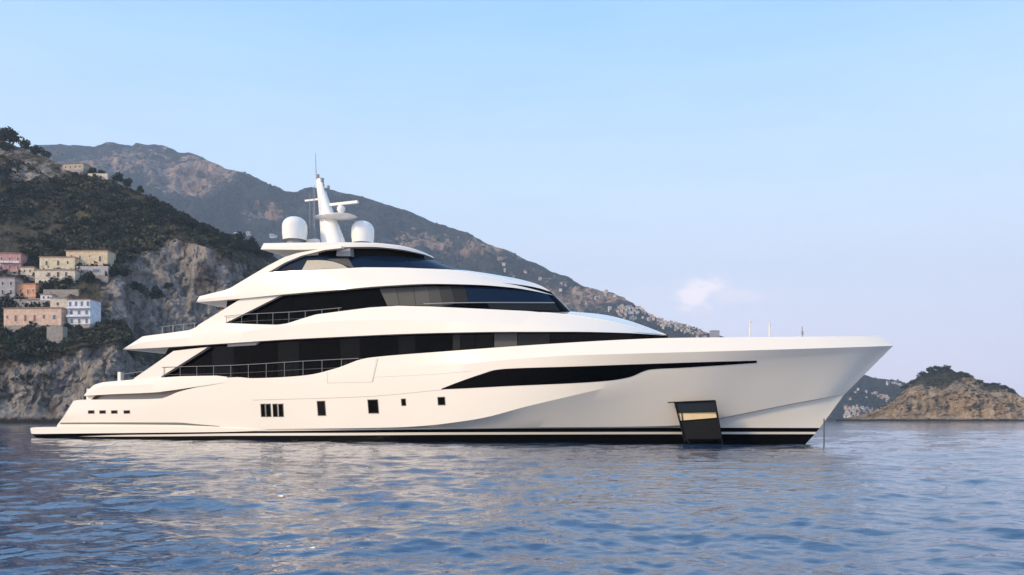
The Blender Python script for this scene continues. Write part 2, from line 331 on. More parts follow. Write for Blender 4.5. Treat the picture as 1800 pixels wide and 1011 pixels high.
# aft bulwark over the open side recess
vAB = plan([(4, 4.75), (12, 5.14), (18, 5.22), (20.3, 5.17)])
ABl = curve([(147, 696), (200, 693), (270, 690), (300, 686.4), (355, 678.5), (399, 672)], vAB)
vAT = plan([(4, 4.65), (12, 5.0), (18, 5.17), (20.3, 5.16)])
ABt = curve([(148, 694.4), (156, 685), (165, 676.5), (180, 672), (235, 667), (320, 661.4), (380, 660.4), (399, 662.4)], vAT, smooth=False)
ABm = curve([(147.4, 695.3), (165, 684), (180, 680), (235, 677), (320, 671.5), (399, 667)], vAB)
ab = weld(loft([flat_centre(ABl, 0.05), inset(ABl, 0.5, 0.05), ABl, ABm, ABt, inset(ABt, 0.2, 0), inset(ABt, 0.2, -0.8), flat_centre(inset(ABt, 0.2, -0.8))],
            np.linspace(0, 1, 60), [1, 1, 0, 0, 0, 0, 2], sub=1).build('aft_bulwark', [M['white'], M['soffit'], M['teak']], yacht))
# inner wall of the recess
ri = [hit(x, y, const(4.1)) for x, y in ((152, 704), (330, 700))]
mb = MB(); mb.box(((ri[0][0]+ri[1][0])/2, 0, 3.3), (ri[1][0]-ri[0][0], 8.2, 1.4)); mb.build('recess_wall', M['soffit'], yacht)

# swim platform
vSP = plan([(-2, 4.4), (0, 4.72), (10, 5.15), (20, 5.2), (23, 5.08)])
SPt = curve([(53, 752.6), (58, 751.6), (100, 751), (250, 750.3), (400, 752.5), (470, 755)], vSP)
SPb = curve([(55, 762.5), (60, 763), (100, 762.5), (250, 761), (400, 759.2), (470, 757)], vSP)
SPk = SPb.copy(); SPk[:, 1] -= 0.45; SPk[:, 2] -= 0.35
weld(loft([flat_centre(SPk), SPk, inset(SPb, 0.06, 0), SPb, SPt, inset(SPt, 0.08, 0.03), flat_centre(inset(SPt, 0, 0.03))], np.linspace(0, 1, 50), [1, 1, 1, 0, 0, 2]).build('swim_platform', [M['white'], M['black'], M['white']], yacht))

# main deck house: one long band of dark glass
vMb = plan([(9, 4.45), (30, 4.55), (38, 4.5), (43, 4.1), (46, 3.4), (48.5, 2.4), (50, 1.2), (50.7, 0)])
Mb_ = curve([(255, 680), (283, 676), (400, 680), (600, 662), (700, 632), (800, 622), (900, 613), (1000, 606), (1100, 600), (1174, 596)], vMb)
Mt_ = curve([(300, 606), (400, 600), (500, 594), (600, 589), (700, 584), (800, 581), (900, 580), (1000, 580), (1100, 583), (1174, 589)], vMb)
dh = weld(loft([Mb_, Mt_], T, [0]).build('main_deck_glazing', [M['glass']], yacht)); DB = bvh_of(dh)
def band(top, bot, x0, x1):
    f = lambda P, x: (x, float(np.interp(x, [p[0] for p in P], [p[1] for p in P])))
    n = 5; xs = np.linspace(x0, x1, n); return [f(top, x) for x in xs], [f(bot, x) for x in xs]
mt = [(300, 617), (400, 608), (500, 600.5), (600, 595), (700, 590), (800, 586.6), (900, 585), (1000, 585), (1100, 587), (1165, 590.6)]
mbm = [(300, 672), (600, 655), (640, 634), (700, 626), (800, 618.5), (900, 611), (1000, 604), (1100, 598), (1165, 594.5)]
xs_ = [330, 372, 412, 450, 488, 526, 562, 598, 634, 668, 700, 731, 762, 795]
for i in range(len(xs_)-1):
    t_, b_ = band(mt, mbm, xs_[i]+0.6, xs_[i+1]-0.6); decal(DB, t_, b_, 'window_pane', M['glass_b' if i % 3 == 1 else 'glass'], dh, n=4, k=3, off=0.012)
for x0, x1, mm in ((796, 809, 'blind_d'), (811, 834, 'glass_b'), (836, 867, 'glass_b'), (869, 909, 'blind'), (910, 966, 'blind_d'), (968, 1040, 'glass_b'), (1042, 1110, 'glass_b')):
    t_, b_ = band(mt, mbm, x0, x1); o = decal(DB, t_, b_, 'window_panel' if 'blind' in mm else 'window_pane', M[mm], dh, n=4, k=3, off=0.012)

# upper deck body (second tier)
vL2 = plan([(8, 5.2), (38, 5.25), (42, 4.95), (45, 4.3), (47.5, 3.3), (49.3, 2.1), (50.4, 0.9), (50.8, 0)])
vK2b = plan([(8, 5.25), (36, 5.2), (41, 4.85), (44.5, 4.15), (47.3, 3.1), (49.2, 1.9), (50.3, 0.8), (50.75, 0)])
vU2 = plan([(8, 5.1), (25, 5.05), (30, 4.9), (34, 4.65), (38, 4.25), (41, 3.75), (44, 3.1), (46.5, 2.4), (48.8, 1.4), (50.1, 0.5), (50.6, 0)])
L2 = curve([(216, 614.5), (290, 610.5), (400, 603.5), (500, 597), (600, 592), (700, 587.4), (800, 584.6), (900, 583.2), (1000, 583.2), (1100, 585.3), (1173, 590)], vL2)
N2 = curve([(216.6, 613.6), (236, 606), (251, 602), (350, 592), (450, 580), (600, 564), (700, 562.5), (800, 566), (900, 571), (1000, 576.5), (1100, 582.6), (1172.5, 589.7)], vK2b)
U2 = curve([(219, 611.8), (236, 601), (251, 591.2), (300, 585), (333, 580.3), (350, 573), (394, 568.4), (450, 570), (488, 571), (505, 568.5), (530, 560.5), (555, 553), (600, 547), (650, 540.6), (700, 537.6), (760, 539), (850, 543.2), (930, 547), (1000, 554), (1060, 563), (1110, 574.5), (1150, 584.5), (1172, 589.5)], vU2, smooth=False)
zero = const(0.0)
C2f = curve([(1003, 547.5), (1060, 553), (1100, 562), (1130, 572), (1150, 579.6), (1165, 585.5), (1172, 589)], zero)
I2 = inset(U2, 0.25, 0); D2 = inset(U2, 0.25, -0.7)
D2[:, 2] = np.maximum(D2[:, 2], np.interp(D2[:, 0], L2[:, 0], L2[:, 2])+0.08); D2[:, 2] = np.minimum(D2[:, 2], I2[:, 2]-0.004); u_c = U2[:, 0]; lowc = D2[:, 2]
cz = np.where(u_c < 43.2, lowc, np.interp(u_c, C2f[:, 0], C2f[:, 2])); bl = np.clip((u_c-39)/4.2, 0, 1); cz = np.where(u_c < 43.2, lowc*(1-bl)+bl*C2f[0, 2], cz)
C2 = np.stack([u_c, u_c*0, cz], 1)
D2[:, 2] = D2[:, 2]*(1-np.clip((u_c-39)/4, 0, 1))+np.clip((u_c-39)/4, 0, 1)*(U2[:, 2]+0.12*(cz-U2[:, 2]))
L2c = flat_centre(L2, 0.02)
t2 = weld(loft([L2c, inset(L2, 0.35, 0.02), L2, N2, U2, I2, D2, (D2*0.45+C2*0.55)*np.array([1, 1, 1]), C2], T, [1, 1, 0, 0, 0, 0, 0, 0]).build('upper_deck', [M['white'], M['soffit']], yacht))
# light box under the overhang
panel([(400, 604), (455, 600.5), (449, 606.5), (400, 609.5)], 4.75, 0.9, 'soffit_light_box', M['soffit'], yacht)
# side wings holding the overhang
panel([(212, 690), (237, 664), (262, 647), (305, 617), (365, 610), (361, 613), (283, 662), (283, 690)], 4.95, 0.35, 'side_wing', M['white'], yacht)
# bridge deck glazing
vG2b = plan([(14, 4.35), (30, 4.3), (34, 4.1), (38, 3.65), (41, 2.8), (43, 1.7), (44.1, 0.6), (44.35, 0)])
vG2t = plan([(14, 4.3), (30, 4.25), (34, 3.9), (37.5, 3.3), (40, 2.4), (41.8, 1.3), (42.6, 0.4), (42.8, 0)])
G2b = curve([(392, 586), (400, 585), (500, 580), (600, 562), (700, 549), (800, 551), (900, 553), (975, 553), (1004, 550)], vG2b)
G2t = curve([(400, 524), (497, 512), (600, 503), (680, 496), (760, 493), (830, 494), (900, 499), (945, 506), (968, 513)], vG2t)
g2 = weld(loft([G2b, (G2b*0.0+G2t), flat_centre(G2t)], T, [0, 1], sub=1).build('bridge_deck_glazing', [M['glass'], M['black']], yacht)); GB = bvh_of(g2)
bt = lambda x: (x, float(np.interp(x, [667, 700, 735, 772, 800, 818], [507.5, 505.8, 504.2, 503.2, 503, 503.3]))); bb_ = lambda x: (x, float(np.interp(x, [681, 705, 740, 782, 806, 824], [537.5, 537, 537.2, 538, 532, 531.5])))
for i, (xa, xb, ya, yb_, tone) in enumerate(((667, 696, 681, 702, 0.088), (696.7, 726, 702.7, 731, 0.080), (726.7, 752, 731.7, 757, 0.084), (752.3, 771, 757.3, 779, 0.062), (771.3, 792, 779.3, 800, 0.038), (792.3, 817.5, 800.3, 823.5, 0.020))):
    decal(GB, [bt(xa), bt((xa+xb)/2), bt(xb)], [bb_(ya), bb_((ya+yb_)/2), bb_(yb_)], 'window_panel', mat('window_panel_tone', (tone, tone*1.01, tone*0.96), 0.25, spec=0.2), g2, n=5, k=3, off=0.014)  # grey panels in the glazing, stepping darker toward the bow
for x0, x1 in ((450, 500), (503, 545), (547, 580), (582, 612), (614, 642), (644, 664)):
    tt = [(450, 541), (500, 521), (600, 512), (664, 506.5)]; bb = [(450, 570), (505, 569), (555, 553), (600, 547), (664, 540)]
    t_, b_ = band(tt, bb, x0, x1); decal(GB, t_, b_, 'window_pane', M['glass'], g2, n=4, k=3, off=0.012)
decal(GB, [(818, 503.4), (860, 505), (905, 509), (945, 514.5), (962, 518)], [(824, 531.5), (865, 531.5), (910, 532), (955, 532), (974, 532)], 'windscreen', M['glass_sky'], g2, n=20, k=4, off=0.014)
decal(GB, [(856, 533), (900, 533.2), (974, 533.6)], [(862, 543), (905, 544.6), (984, 547)], 'windscreen_cowl', M['blind_d'], g2, n=12, k=2, off=0.02)
decal(GB, [(745, 533.6), (800, 532), (860, 531.4), (974, 531.8)], [(745, 534.8), (800, 533.2), (860, 532.6), (975, 533.2)], 'windscreen_trim', M['grey'], g2, n=16, k=1, off=0.03)
panel([(330, 590), (349, 571), (420, 527.5), (440, 516), (515, 510), (497, 517.5), (394, 569), (394, 590)], 4.7, 0.3, 'side_wing', M['white'], yacht)

# sun deck body (third tier)
vL3 = plan([(15, 4.85), (28, 4.9), (33, 4.65), (37, 3.9), (40, 2.8), (42, 1.5), (42.9, 0.5), (43.1, 0)])
vN3 = plan([(15, 4.9), (27, 4.88), (32, 4.5), (36, 3.75), (39.5, 2.65), (41.8, 1.35), (42.8, 0.4), (43.05, 0)])
vU3 = plan([(15, 4.8), (22, 4.7), (27, 4.5), (31, 4.05), (34, 3.4), (37, 2.6), (40, 1.5), (42.3, 0.4), (42.9, 0)])
L3 = curve([(345, 531.5), (420, 525.3), (490, 518.4), (600, 509), (680, 502.4), (760, 499), (830, 500.4), (900, 505.6), (945, 513), (974, 519.5)], vL3)
N3 = curve([(345.6, 530.4), (352, 527), (420, 519), (490, 509), (600, 497), (680, 491), (760, 489.5), (830, 492.5), (900, 500), (945, 509.5), (973.6, 519)], vN3)
U3 = curve([(346.6, 528), (350, 521), (395, 510), (408, 505), (428, 494), (450, 483), (470, 479), (540, 474.6), (640, 470), (700, 470.4), (780, 473.5), (830, 480.5), (880, 489.5), (920, 498), (950, 507.5), (973, 518.6)], vU3, smooth=False)
C3f = curve([(812, 474.6), (850, 479.6), (880, 484.5), (920, 492.5), (950, 502), (965, 511), (973, 518)], zero)
I3 = inset(U3, 0.25, 0); D3 = inset(U3, 0.25, -0.5); D3[:, 2] = np.minimum(np.maximum(D3[:, 2], np.interp(D3[:, 0], L3[:, 0], L3[:, 2])+0.08), I3[:, 2]-0.004); u_c = U3[:, 0]; bl = np.clip((u_c-31)/5, 0, 1)
cz = np.where(u_c < C3f[0, 0], D3[:, 2]*(1-bl)+bl*C3f[0, 2], np.interp(u_c, C3f[:, 0], C3f[:, 2])); C3 = np.stack([u_c, u_c*0, cz], 1)
D3[:, 2] = D3[:, 2]*(1-bl)+bl*(U3[:, 2]+0.12*(cz-U3[:, 2]))
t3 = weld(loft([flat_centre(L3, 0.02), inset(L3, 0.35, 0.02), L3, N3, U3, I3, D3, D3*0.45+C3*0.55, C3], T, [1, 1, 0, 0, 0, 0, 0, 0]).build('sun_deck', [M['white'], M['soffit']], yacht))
# arch and hard top
panel([(400, 512), (408, 504.5), (432, 490), (470, 467.5), (500, 452), (522, 445), (565, 437), (600, 432), (600, 436), (570, 439.5), (530, 449.5), (500, 462), (470, 479.5), (452, 486)], 4.25, 0.35, 'roof_arch', M['white'], yacht)
vH = plan([(18, 4.2), (26, 4.15), (29, 3.7), (31.5, 2.7), (33, 1.4), (33.6, 0.4), (33.75, 0)])
vHi = plan([(18, 4.0), (26, 3.95), (29, 3.5), (31.4, 2.5), (32.9, 1.2), (33.5, 0.3), (33.65, 0)])
HL = curve([(458, 438.4), (530, 439), (570, 437), (600, 434.6), (650, 434), (700, 438), (730, 443.6), (748, 448)], vH)
HM = curve([(459, 436.5), (530, 432), (600, 429.6), (650, 429.6), (700, 433.6), (730, 440.2), (747.5, 446)], vH)
HU = curve([(463.5, 427.6), (530, 426.6), (600, 426), (650, 426.6), (700, 431), (730, 438), (747, 445)], vHi)
HC = flat_centre(HU); HC[:, 2] += 0.28*np.sin(np.pi*np.clip((HC[:, 0]-HC[0, 0])/(HC[-1, 0]-HC[0, 0]), 0, 1))
HLi = inset(HL, 0.6, 0.02)
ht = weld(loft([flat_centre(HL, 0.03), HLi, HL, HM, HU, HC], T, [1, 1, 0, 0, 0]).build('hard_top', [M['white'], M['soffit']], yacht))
# black core added as shade under the hard top, and the sun deck windscreen
vE = plan([(22, 3.2), (28, 3.1), (30.5, 2.5), (32, 1.5), (32.8, 0.5), (33, 0)])
Eb = curve([(560, 484), (620, 482), (700, 482), (744, 484)], vE); Et = curve([(560, 438), (620, 435), (700, 440), (744, 447)], vE)
en = weld(loft([Eb, Et, flat_centre(Et)], T, [0, 0]).build('roof_shade_core', [M['black']], yacht))
panel([(593, 434), (615, 434), (616, 450), (591, 450)], 3.6, 0.5, 'roof_post', M['grey'], yacht)
vW = plan([(18, 4.05), (26, 4.0), (29, 3.6), (32, 2.9), (34, 2.0), (35.5, 1.0), (36.1, 0.3), (36.3, 0)])
vWt = plan([(18, 4.0), (25, 3.95), (28, 3.5), (30.5, 2.7), (32.3, 1.7), (33.6, 0.6), (33.9, 0)])
Wb = curve([(470, 481), (540, 478), (640, 474), (700, 474), (780, 476), (818, 478)], vW)
Wt = curve([(484, 476), (500, 465), (530, 451), (566, 448), (600, 453.4), (640, 450.2), (700, 451), (745, 455.4), (760, 458)], vWt, smooth=False)
fw = weld(loft([Wb, Wt], T, [0]).build('sun_deck_windscreen', [M['glass_sky']], yacht)); FB = bvh_of(fw)
decal(FB, [(540, 458), (560, 457.4), (580, 459), (603, 466)], [(531, 474.4), (555, 473.4), (580, 472.4), (612, 471.4)], 'cream_panel', M['cream'], fw, n=8, k=2, off=0.015)
decal(FB, [(575, 455.6), (600, 454.6), (612, 454)], [(606, 466), (614, 469), (622, 470.4)], 'cream_panel', M['blind'], fw, n=5, k=2, off=0.015)

# radar mast
def cl(x, y, v=0.0): p = hit(x, y, const(v)) if v > 0 else None; return p
def cpt(x, y, v):                          # a point on the plane v = const, port side allowed
    o, d = ray(x, y); t = (v-o.y)/d.y; return Vector((o.x+d.x*t, -(o.y+d.y*t), o.z+d.z*t))
mast = empty('radar_mast'); mast.parent = yacht
def slab(profile, hw, name, m, parent):
    """profile: rows of (x_left, x_right, y) on the centre plane, half width per row"""
    mb = MB(); rings = []
    for (xl, xr, y), h in zip(profile, hw):
        a, b = cpt(xl, y, 0), cpt(xr, y, 0); c = (a+b)/2; ru = (b.x-a.x)/2
        rings.append([(c.x+ru*math.copysign(abs(math.cos(t))**0.7, math.cos(t)), h*math.copysign(abs(math.sin(t))**0.7, math.sin(t)), c.z) for t in np.linspace(0, 2*math.pi, 20, endpoint=False)])
    G = np.array(rings); n = 20
    vs = G.reshape(-1, 3); fs = [(i*n+k, i*n+(k+1) % n, (i+1)*n+(k+1) % n, (i+1)*n+k) for i in range(len(G)-1) for k in range(n)]
    fs += [tuple(range(n)), tuple((len(G)-1)*n+k for k in range(n))]; mb.add(vs, fs); return mb.build(name, m, parent, 40)
slab([(569, 605, 430), (567, 602, 420), (563.5, 589, 385), (560.5, 577, 352), (557.5, 570, 330), (556.5, 566.5, 315)], [0.7, 0.65, 0.42, 0.28, 0.2, 0.14], 'mast_column', M['gelcoat'], mast)
slab([(574, 612, 386.5), (556, 624, 382.5), (560, 620, 381), (575, 606, 378.5)], [0.4, 1.1, 1.05, 0.5], 'mast_platform', M['gelcoat'], mast)
p1, p2 = cpt(573, 361, 0), cpt(629, 355.5, 0); mb = MB(); mb.box(((p1.x+p2.x)/2, 0, (p1.z+p2.z)/2), (p2.x-p1.x, 0.22, 0.2)); rb = mb.build('radar_scanner', M['gelcoat'], mast)
c = cpt(600, 360, 0); mb = MB(); mb.lathe([(0.0, -0.1), (0.12, -0.1), (0.12, 0.22), (0, 0.22)], (c.x, 0, c.z-0.3), 14); mb.build('scanner_pedestal', M['gelcoat'], rb)
mb = MB(); c = cpt(599.5, 367, 0); mb.lathe([(0.02, -0.34), (0.2, -0.3), (0.31, -0.12), (0.31, 0.05), (0.22, 0.22), (0.02, 0.3)], (c.x, 0, c.z), 18); mb.build('searchlight', M['gelcoat'], mast, 40)
p1, p2 = cpt(534, 349.5, 0.2), cpt(562, 353, 0); mb = MB(); mb.box(((p1.x+p2.x)/2, 0, (p1.z+p2.z)/2), (p2.x-p1.x, 0.16, 0.13)); mb.build('cross_arm', M['gelcoat'], mast)
p1, p2 = cpt(556, 316, 0), cpt(554.5, 269, 0); mb = MB(); mb.tube([p1, p2], 0.035, r2=0.018); mb.build('whip_antenna', M['grey'], mast)
for x, y, r in ((558.5, 310.5, 0.13), (566, 317, 0.15), (570.5, 335, 0.1), (568, 327, 0.1)):
    c = cpt(x, y, 0); mb = MB(); mb.lathe([(0.01, -0.2), (r, -0.2), (r, 0.15), (0.01, 0.2)], (c.x, 0, c.z), 12); mb.build('navigation_light', M['grey'], mast)
c = cpt(577, 329, 0); mb = MB(); mb.lathe([(0.01, -0.12), (0.12, -0.12), (0.12, 0.1), (0.01, 0.14)], (c.x, 0, c.z), 12); c2 = cpt(567, 333, 0); mb.tube([c, c2], 0.03); mb.build('navigation_light', M['grey'], mast)
for x, yt in ((544.5, 338), (550.5, 330), (553, 326)):
    mb = MB(); mb.tube([cpt(x+0.5, 425, 0.7), cpt(x, yt, 0.7)], 0.03, r2=0.018); mb.build('rod_antenna', M['grey'], yacht)
def radome(x, ytop, ybot, half, v):
    b, t = cpt(x, ybot, v), cpt(x, ytop, v); h = t.z-b.z; r = half*(b-Vector(cpt(x+1, ybot, v))).length*0.93
    pr = [(r*0.93, 0.0), (r*0.95, h*0.1), (r, h*0.3), (r, h*0.56)]+[(r*math.cos(a)**0.8, h*(0.56+0.44*math.sin(a))) for a in np.linspace(0.12, math.pi/2, 12)]
    pr[-1] = (0.001, h); o = MB(); o.lathe(pr, (b.x, b.y, b.z), 32); d = o.build('satellite_dome', M['gelcoat'], yacht, 50)
    o = MB(); o.lathe([(r*0.62, -0.45), (r*0.62, 0.02), (r*0.83, 0.03), (r*0.83, 0.1)], (b.x, b.y, b.z), 24); o.build('dome_base', M['grey'], d, 30)
radome(518, 381.5, 423, 19.6, 1.9); radome(637.5, 389, 428, 18.6, -1.1)
mb = MB(); mb.box(tuple(cpt(550, 424, 0.9)), (0.9, 0.5, 0.22)); mb.build('equipment_box', M['gelcoat'], yacht)

# railings
def railing(top, V, drop, nposts, name='railing', r=0.021, mids=1, thick=None):
    P = curve(top, V, n=40); mb = MB(); mb.tube([(p[0], -p[1], p[2]) for p in P[::2]], r)
    o = mb.build(name, M['steel'], yacht)
    for k in range(1, mids+1):
        mb = MB(); mb.tube([(p[0], -p[1], p[2]-drop*k/(mids+1)) for p in P[::4]], r*0.35, n=4); mb.build('rail_wire', M['steel'], o)
    for i in range(nposts):
        p = resample(P, np.array([(i+0.15)/(nposts-0.7)]))[0]; m2 = MB()
        m2.tube([(p[0], -p[1], p[2]-drop), (p[0], -p[1], p[2])], (thick or r)*0.9)
        m2.build('post', M['steel'], o)
    return o
railing([(284, 645.5), (400, 642.5), (540, 634.5), (640, 629.5)], const(5.0), 1.15, 12)
railing([(394, 556), (440, 552), (500, 549), (545, 546), (600, 541)], const(4.85), 1.0, 8)
railing([(213, 658.5), (240, 654.5), (285, 649)], const(4.6), 0.75, 3)
railing([(283, 575), (310, 571.5), (345, 568)], const(4.7), 0.6, 4, thick=0.05)
mb = MB(); p = hit(212, 657, const(4.6)); mb.box((p[0], -4.6, p[2]-0.25), (0.3, 0.3, 0.75)); mb.build('mooring_bollard', M['gelcoat'], yacht)
# bow fittings
for x, yt, r in ((1318.5, 566, 0.055), (1352.5, 571, 0.06)):
    b = cpt(x, 598, 1.2); t = cpt(x, yt, 1.2); mb = MB(); mb.tube([b, t], r); mb.lathe([(0.01, -0.02), (r*1.5, -0.02), (r*1.5, 0.05), (0.01, 0.05)], tuple(t), 10); mb.build('bow_pole', M['gelcoat'], yacht)
b = cpt(1411, 597, 0); t = cpt(1410, 574, 0); mb = MB(); mb.tube([b, t], 0.045, r2=0.02); c = cpt(1410.5, 585, 0); mb.lathe([(0.01, -0.1), (0.06, -0.1), (0.06, 0.08), (0.01, 0.1)], tuple(c), 10); mb.build('jack_staff', M['grey'], yacht)
# anchor chain, links in one run
mb = MB(); a = cpt(1448.5, 736, 0.25); bq = cpt(1449.5, 800, 0.25); n = 120
mb.lathe([(0.022+0.022*abs(math.sin(i*0.52)), (bq.z-a.z)*i/n) for i in range(n+1)], tuple(a), 8)
mb.build('anchor_chain', M['dsteel'], yacht)
# the dark folding boarding hatch on the bow quarter: stands off the flare
def hp(x, y, off):
    h, nn = cast(HB, x, y); nn = nn if nn.y < 0 else -nn; return h+Vector((0, -1, 0))*off
hatch = empty('boarding_hatch'); hatch.parent = yacht
tl, tr = hp(1186, 706, 0.15), hp(1256, 704, 0.15); bl_, br = Vector(tl), Vector(tr)
# lower edge hangs out to starboard over the waterline
yo = tl.y-0.25
def onv(x, y, yy): return cpt(x, y, -yy)
def quad_panel(pts, th, name, m, parent):
    mb = MB(); A = [Vector(p) for p in pts]; nrm = (A[1]-A[0]).cross(A[3]-A[0]).normalized()*th; B = [p+nrm for p in A]
    mb.add(A+B, [(0, 1, 2, 3), (7, 6, 5, 4)]+[(i, (i+1) % 4, 4+(i+1) % 4, 4+i) for i in range(4)]); return mb.build(name, m, parent)
Y0, Y1, Y2, Y3 = tl.y, tl.y-0.02, tl.y-0.04, tl.y-0.05
quad_panel([onv(1186, 707, Y0), onv(1256, 704.5, Y0), onv(1259, 724, Y1), onv(1191, 725, Y1)], 0.08, 'upper_panel', mat('navy_panel', (0.004, 0.010, 0.018), 0.5, spec=0.2), hatch)
quad_panel([onv(1192, 725.4, Y1), onv(1258.5, 724.4, Y1), onv(1261, 734, Y2), onv(1195, 740, Y2)], 0.05, 'inner_panel', M['tan'], hatch)
quad_panel([onv(1195, 740, Y2), onv(1262, 734, Y2), onv(1267, 771, Y3), onv(1203, 772, Y3)], 0.08, 'lower_panel', M['charcoal'], hatch)
for (x0, y0, x1, y1, r) in ((1185.5, 706, 1204, 776, 0.045), (1256.5, 704, 1268, 770, 0.06), (1174, 707.6, 1257, 704, 0.035), (1268, 768, 1270, 783, 0.03), (1203, 771, 1212, 778, 0.05), (1203, 772, 1268, 770.6, 0.03), (1195, 740, 1262, 734.5, 0.02), (1191, 725, 1259, 724, 0.03)):
    mb = MB(); mb.tube([onv(x0, y0, Y0-0.08), onv(x1, y1, Y3-0.08)], r); mb.build('frame_bar', M['charcoal'], hatch)
mb = MB(); mb.tube([onv(1198, 726, Y1-0.06), onv(1199.5, 739, Y2-0.06)], 0.03); mb.build('frame_bar', M['charcoal'], hatch)
mb = MB(); q0, q1 = onv(1204, 776, Y3+0.4), onv(1268, 776, Y3+0.4); mb.box(((q0.x+q1.x)/2, Y3+0.5, 0.5), (q1.x-q0.x-0.2, 0.7, 0.5)); mb.build('pontoon_step', M['black'], hatch)


# ------------------------------------------------------------------ land: real terrain sheets
def rock_mat(name, rock, rock2, green, green2, scale, streak=1.0, soft=0.08, blot=0.8):
    m = bpy.data.materials.new(name); m.use_nodes = True; n = m.node_tree; b = n.nodes['Principled BSDF']; L = n.links
    b.inputs['Roughness'].default_value = 0.9; b.inputs['Specular IOR Level'].default_value = 0.15
    tc = n.nodes.new('ShaderNodeTexCoord'); mp = n.nodes.new('ShaderNodeMapping'); mp.inputs['Scale'].default_value = (1, 1, 0.35*streak)
    L.new(tc.outputs['Object'], mp.inputs[0])
    def noise(sc, det=6, vec=None, rough=0.6):
        t = n.nodes.new('ShaderNodeTexNoise'); t.inputs['Scale'].default_value = sc; t.inputs['Detail'].default_value = det; t.inputs['Roughness'].default_value = rough
        L.new(vec or tc.outputs['Object'], t.inputs['Vector']); return t.outputs[0]
    def ramp(src, a, b_, ca, cb):
        r = n.nodes.new('ShaderNodeValToRGB'); e = r.color_ramp.elements; e[0].position = a; e[1].position = b_; e[0].color = (*ca, 1); e[1].color = (*cb, 1); L.new(src, r.inputs[0]); return r.outputs[0]
    def mix(f, a, b_, mode='MIX'):
        x = n.nodes.new('ShaderNodeMix'); x.data_type = 'RGBA'; x.blend_type = mode
        if isinstance(f, float): x.inputs[0].default_value = f
        else: L.new(f, x.inputs[0])
        L.new(a, x.inputs[6]); L.new(b_, x.inputs[7]); return x.outputs[2]
    rk = ramp(noise(scale*0.5, 8, mp.outputs[0], 0.7), 0.38, 0.62, rock2, rock)
    cracks = ramp(noise(scale*1.6, 9, mp.outputs[0], 0.75), 0.38, 0.52, (0.30, 0.285, 0.27), (1, 1, 1)); rk = mix(0.85, rk, cracks, 'MULTIPLY')
    big = ramp(noise(scale*0.45, 5, mp.outputs[0], 0.6), 0.40, 0.47, (0.42, 0.40, 0.385), (1, 1, 1)); rk = mix(blot, rk, big, 'MULTIPLY')
    gr = ramp(noise(scale*1.3, 8, None, 0.7), 0.35, 0.65, green, green2)
    at = n.nodes.new('ShaderNodeAttribute'); at.attribute_name = 'rock'
    ad = n.nodes.new('ShaderNodeMath'); ad.operation = 'ADD'; L.new(at.outputs['Fac'], ad.inputs[0])
    s2 = n.nodes.new('ShaderNodeMath'); s2.operation = 'MULTIPLY_ADD'; L.new(noise(scale*0.9, 8, None, 0.72), s2.inputs[0]); s2.inputs[1].default_value = 1.7; s2.inputs[2].default_value = -0.85
    L.new(s2.outputs[0], ad.inputs[1])
    f = ramp(ad.outputs[0], 0.5-soft, 0.5+soft, (0, 0, 0), (1, 1, 1))
    sz = n.nodes.new('ShaderNodeSeparateXYZ'); L.new(tc.outputs['Object'], sz.inputs[0]); wz = n.nodes.new('ShaderNodeMath'); wz.operation = 'MULTIPLY_ADD'; wz.inputs[1].default_value = -3.0; L.new(noise(scale*2, 4), wz.inputs[0]); L.new(sz.outputs[2], wz.inputs[2])
    wet = n.nodes.new('ShaderNodeMapRange'); wet.inputs['From Min'].default_value = 0.1; wet.inputs['From Max'].default_value = 1.6; wet.inputs['To Min'].default_value = 0; wet.inputs['To Max'].default_value = 1; L.new(wz.outputs[0], wet.inputs[0])
    wc = n.nodes.new('ShaderNodeRGB'); wc.outputs[0].default_value = (0.03, 0.028, 0.026, 1)
    L.new(mix(wet.outputs[0], wc.outputs[0], mix(f, gr, rk)), b.inputs['Base Color'])
    k = n.nodes.new('ShaderNodeBump'); k.inputs['Strength'].default_value = 1.0; k.inputs['Distance'].default_value = 2.0/scale*0.5
    L.new(noise(scale*1.2, 9, mp.outputs[0], 0.7), k.inputs['Height']); L.new(k.outputs[0], b.inputs['Normal'])
    return m
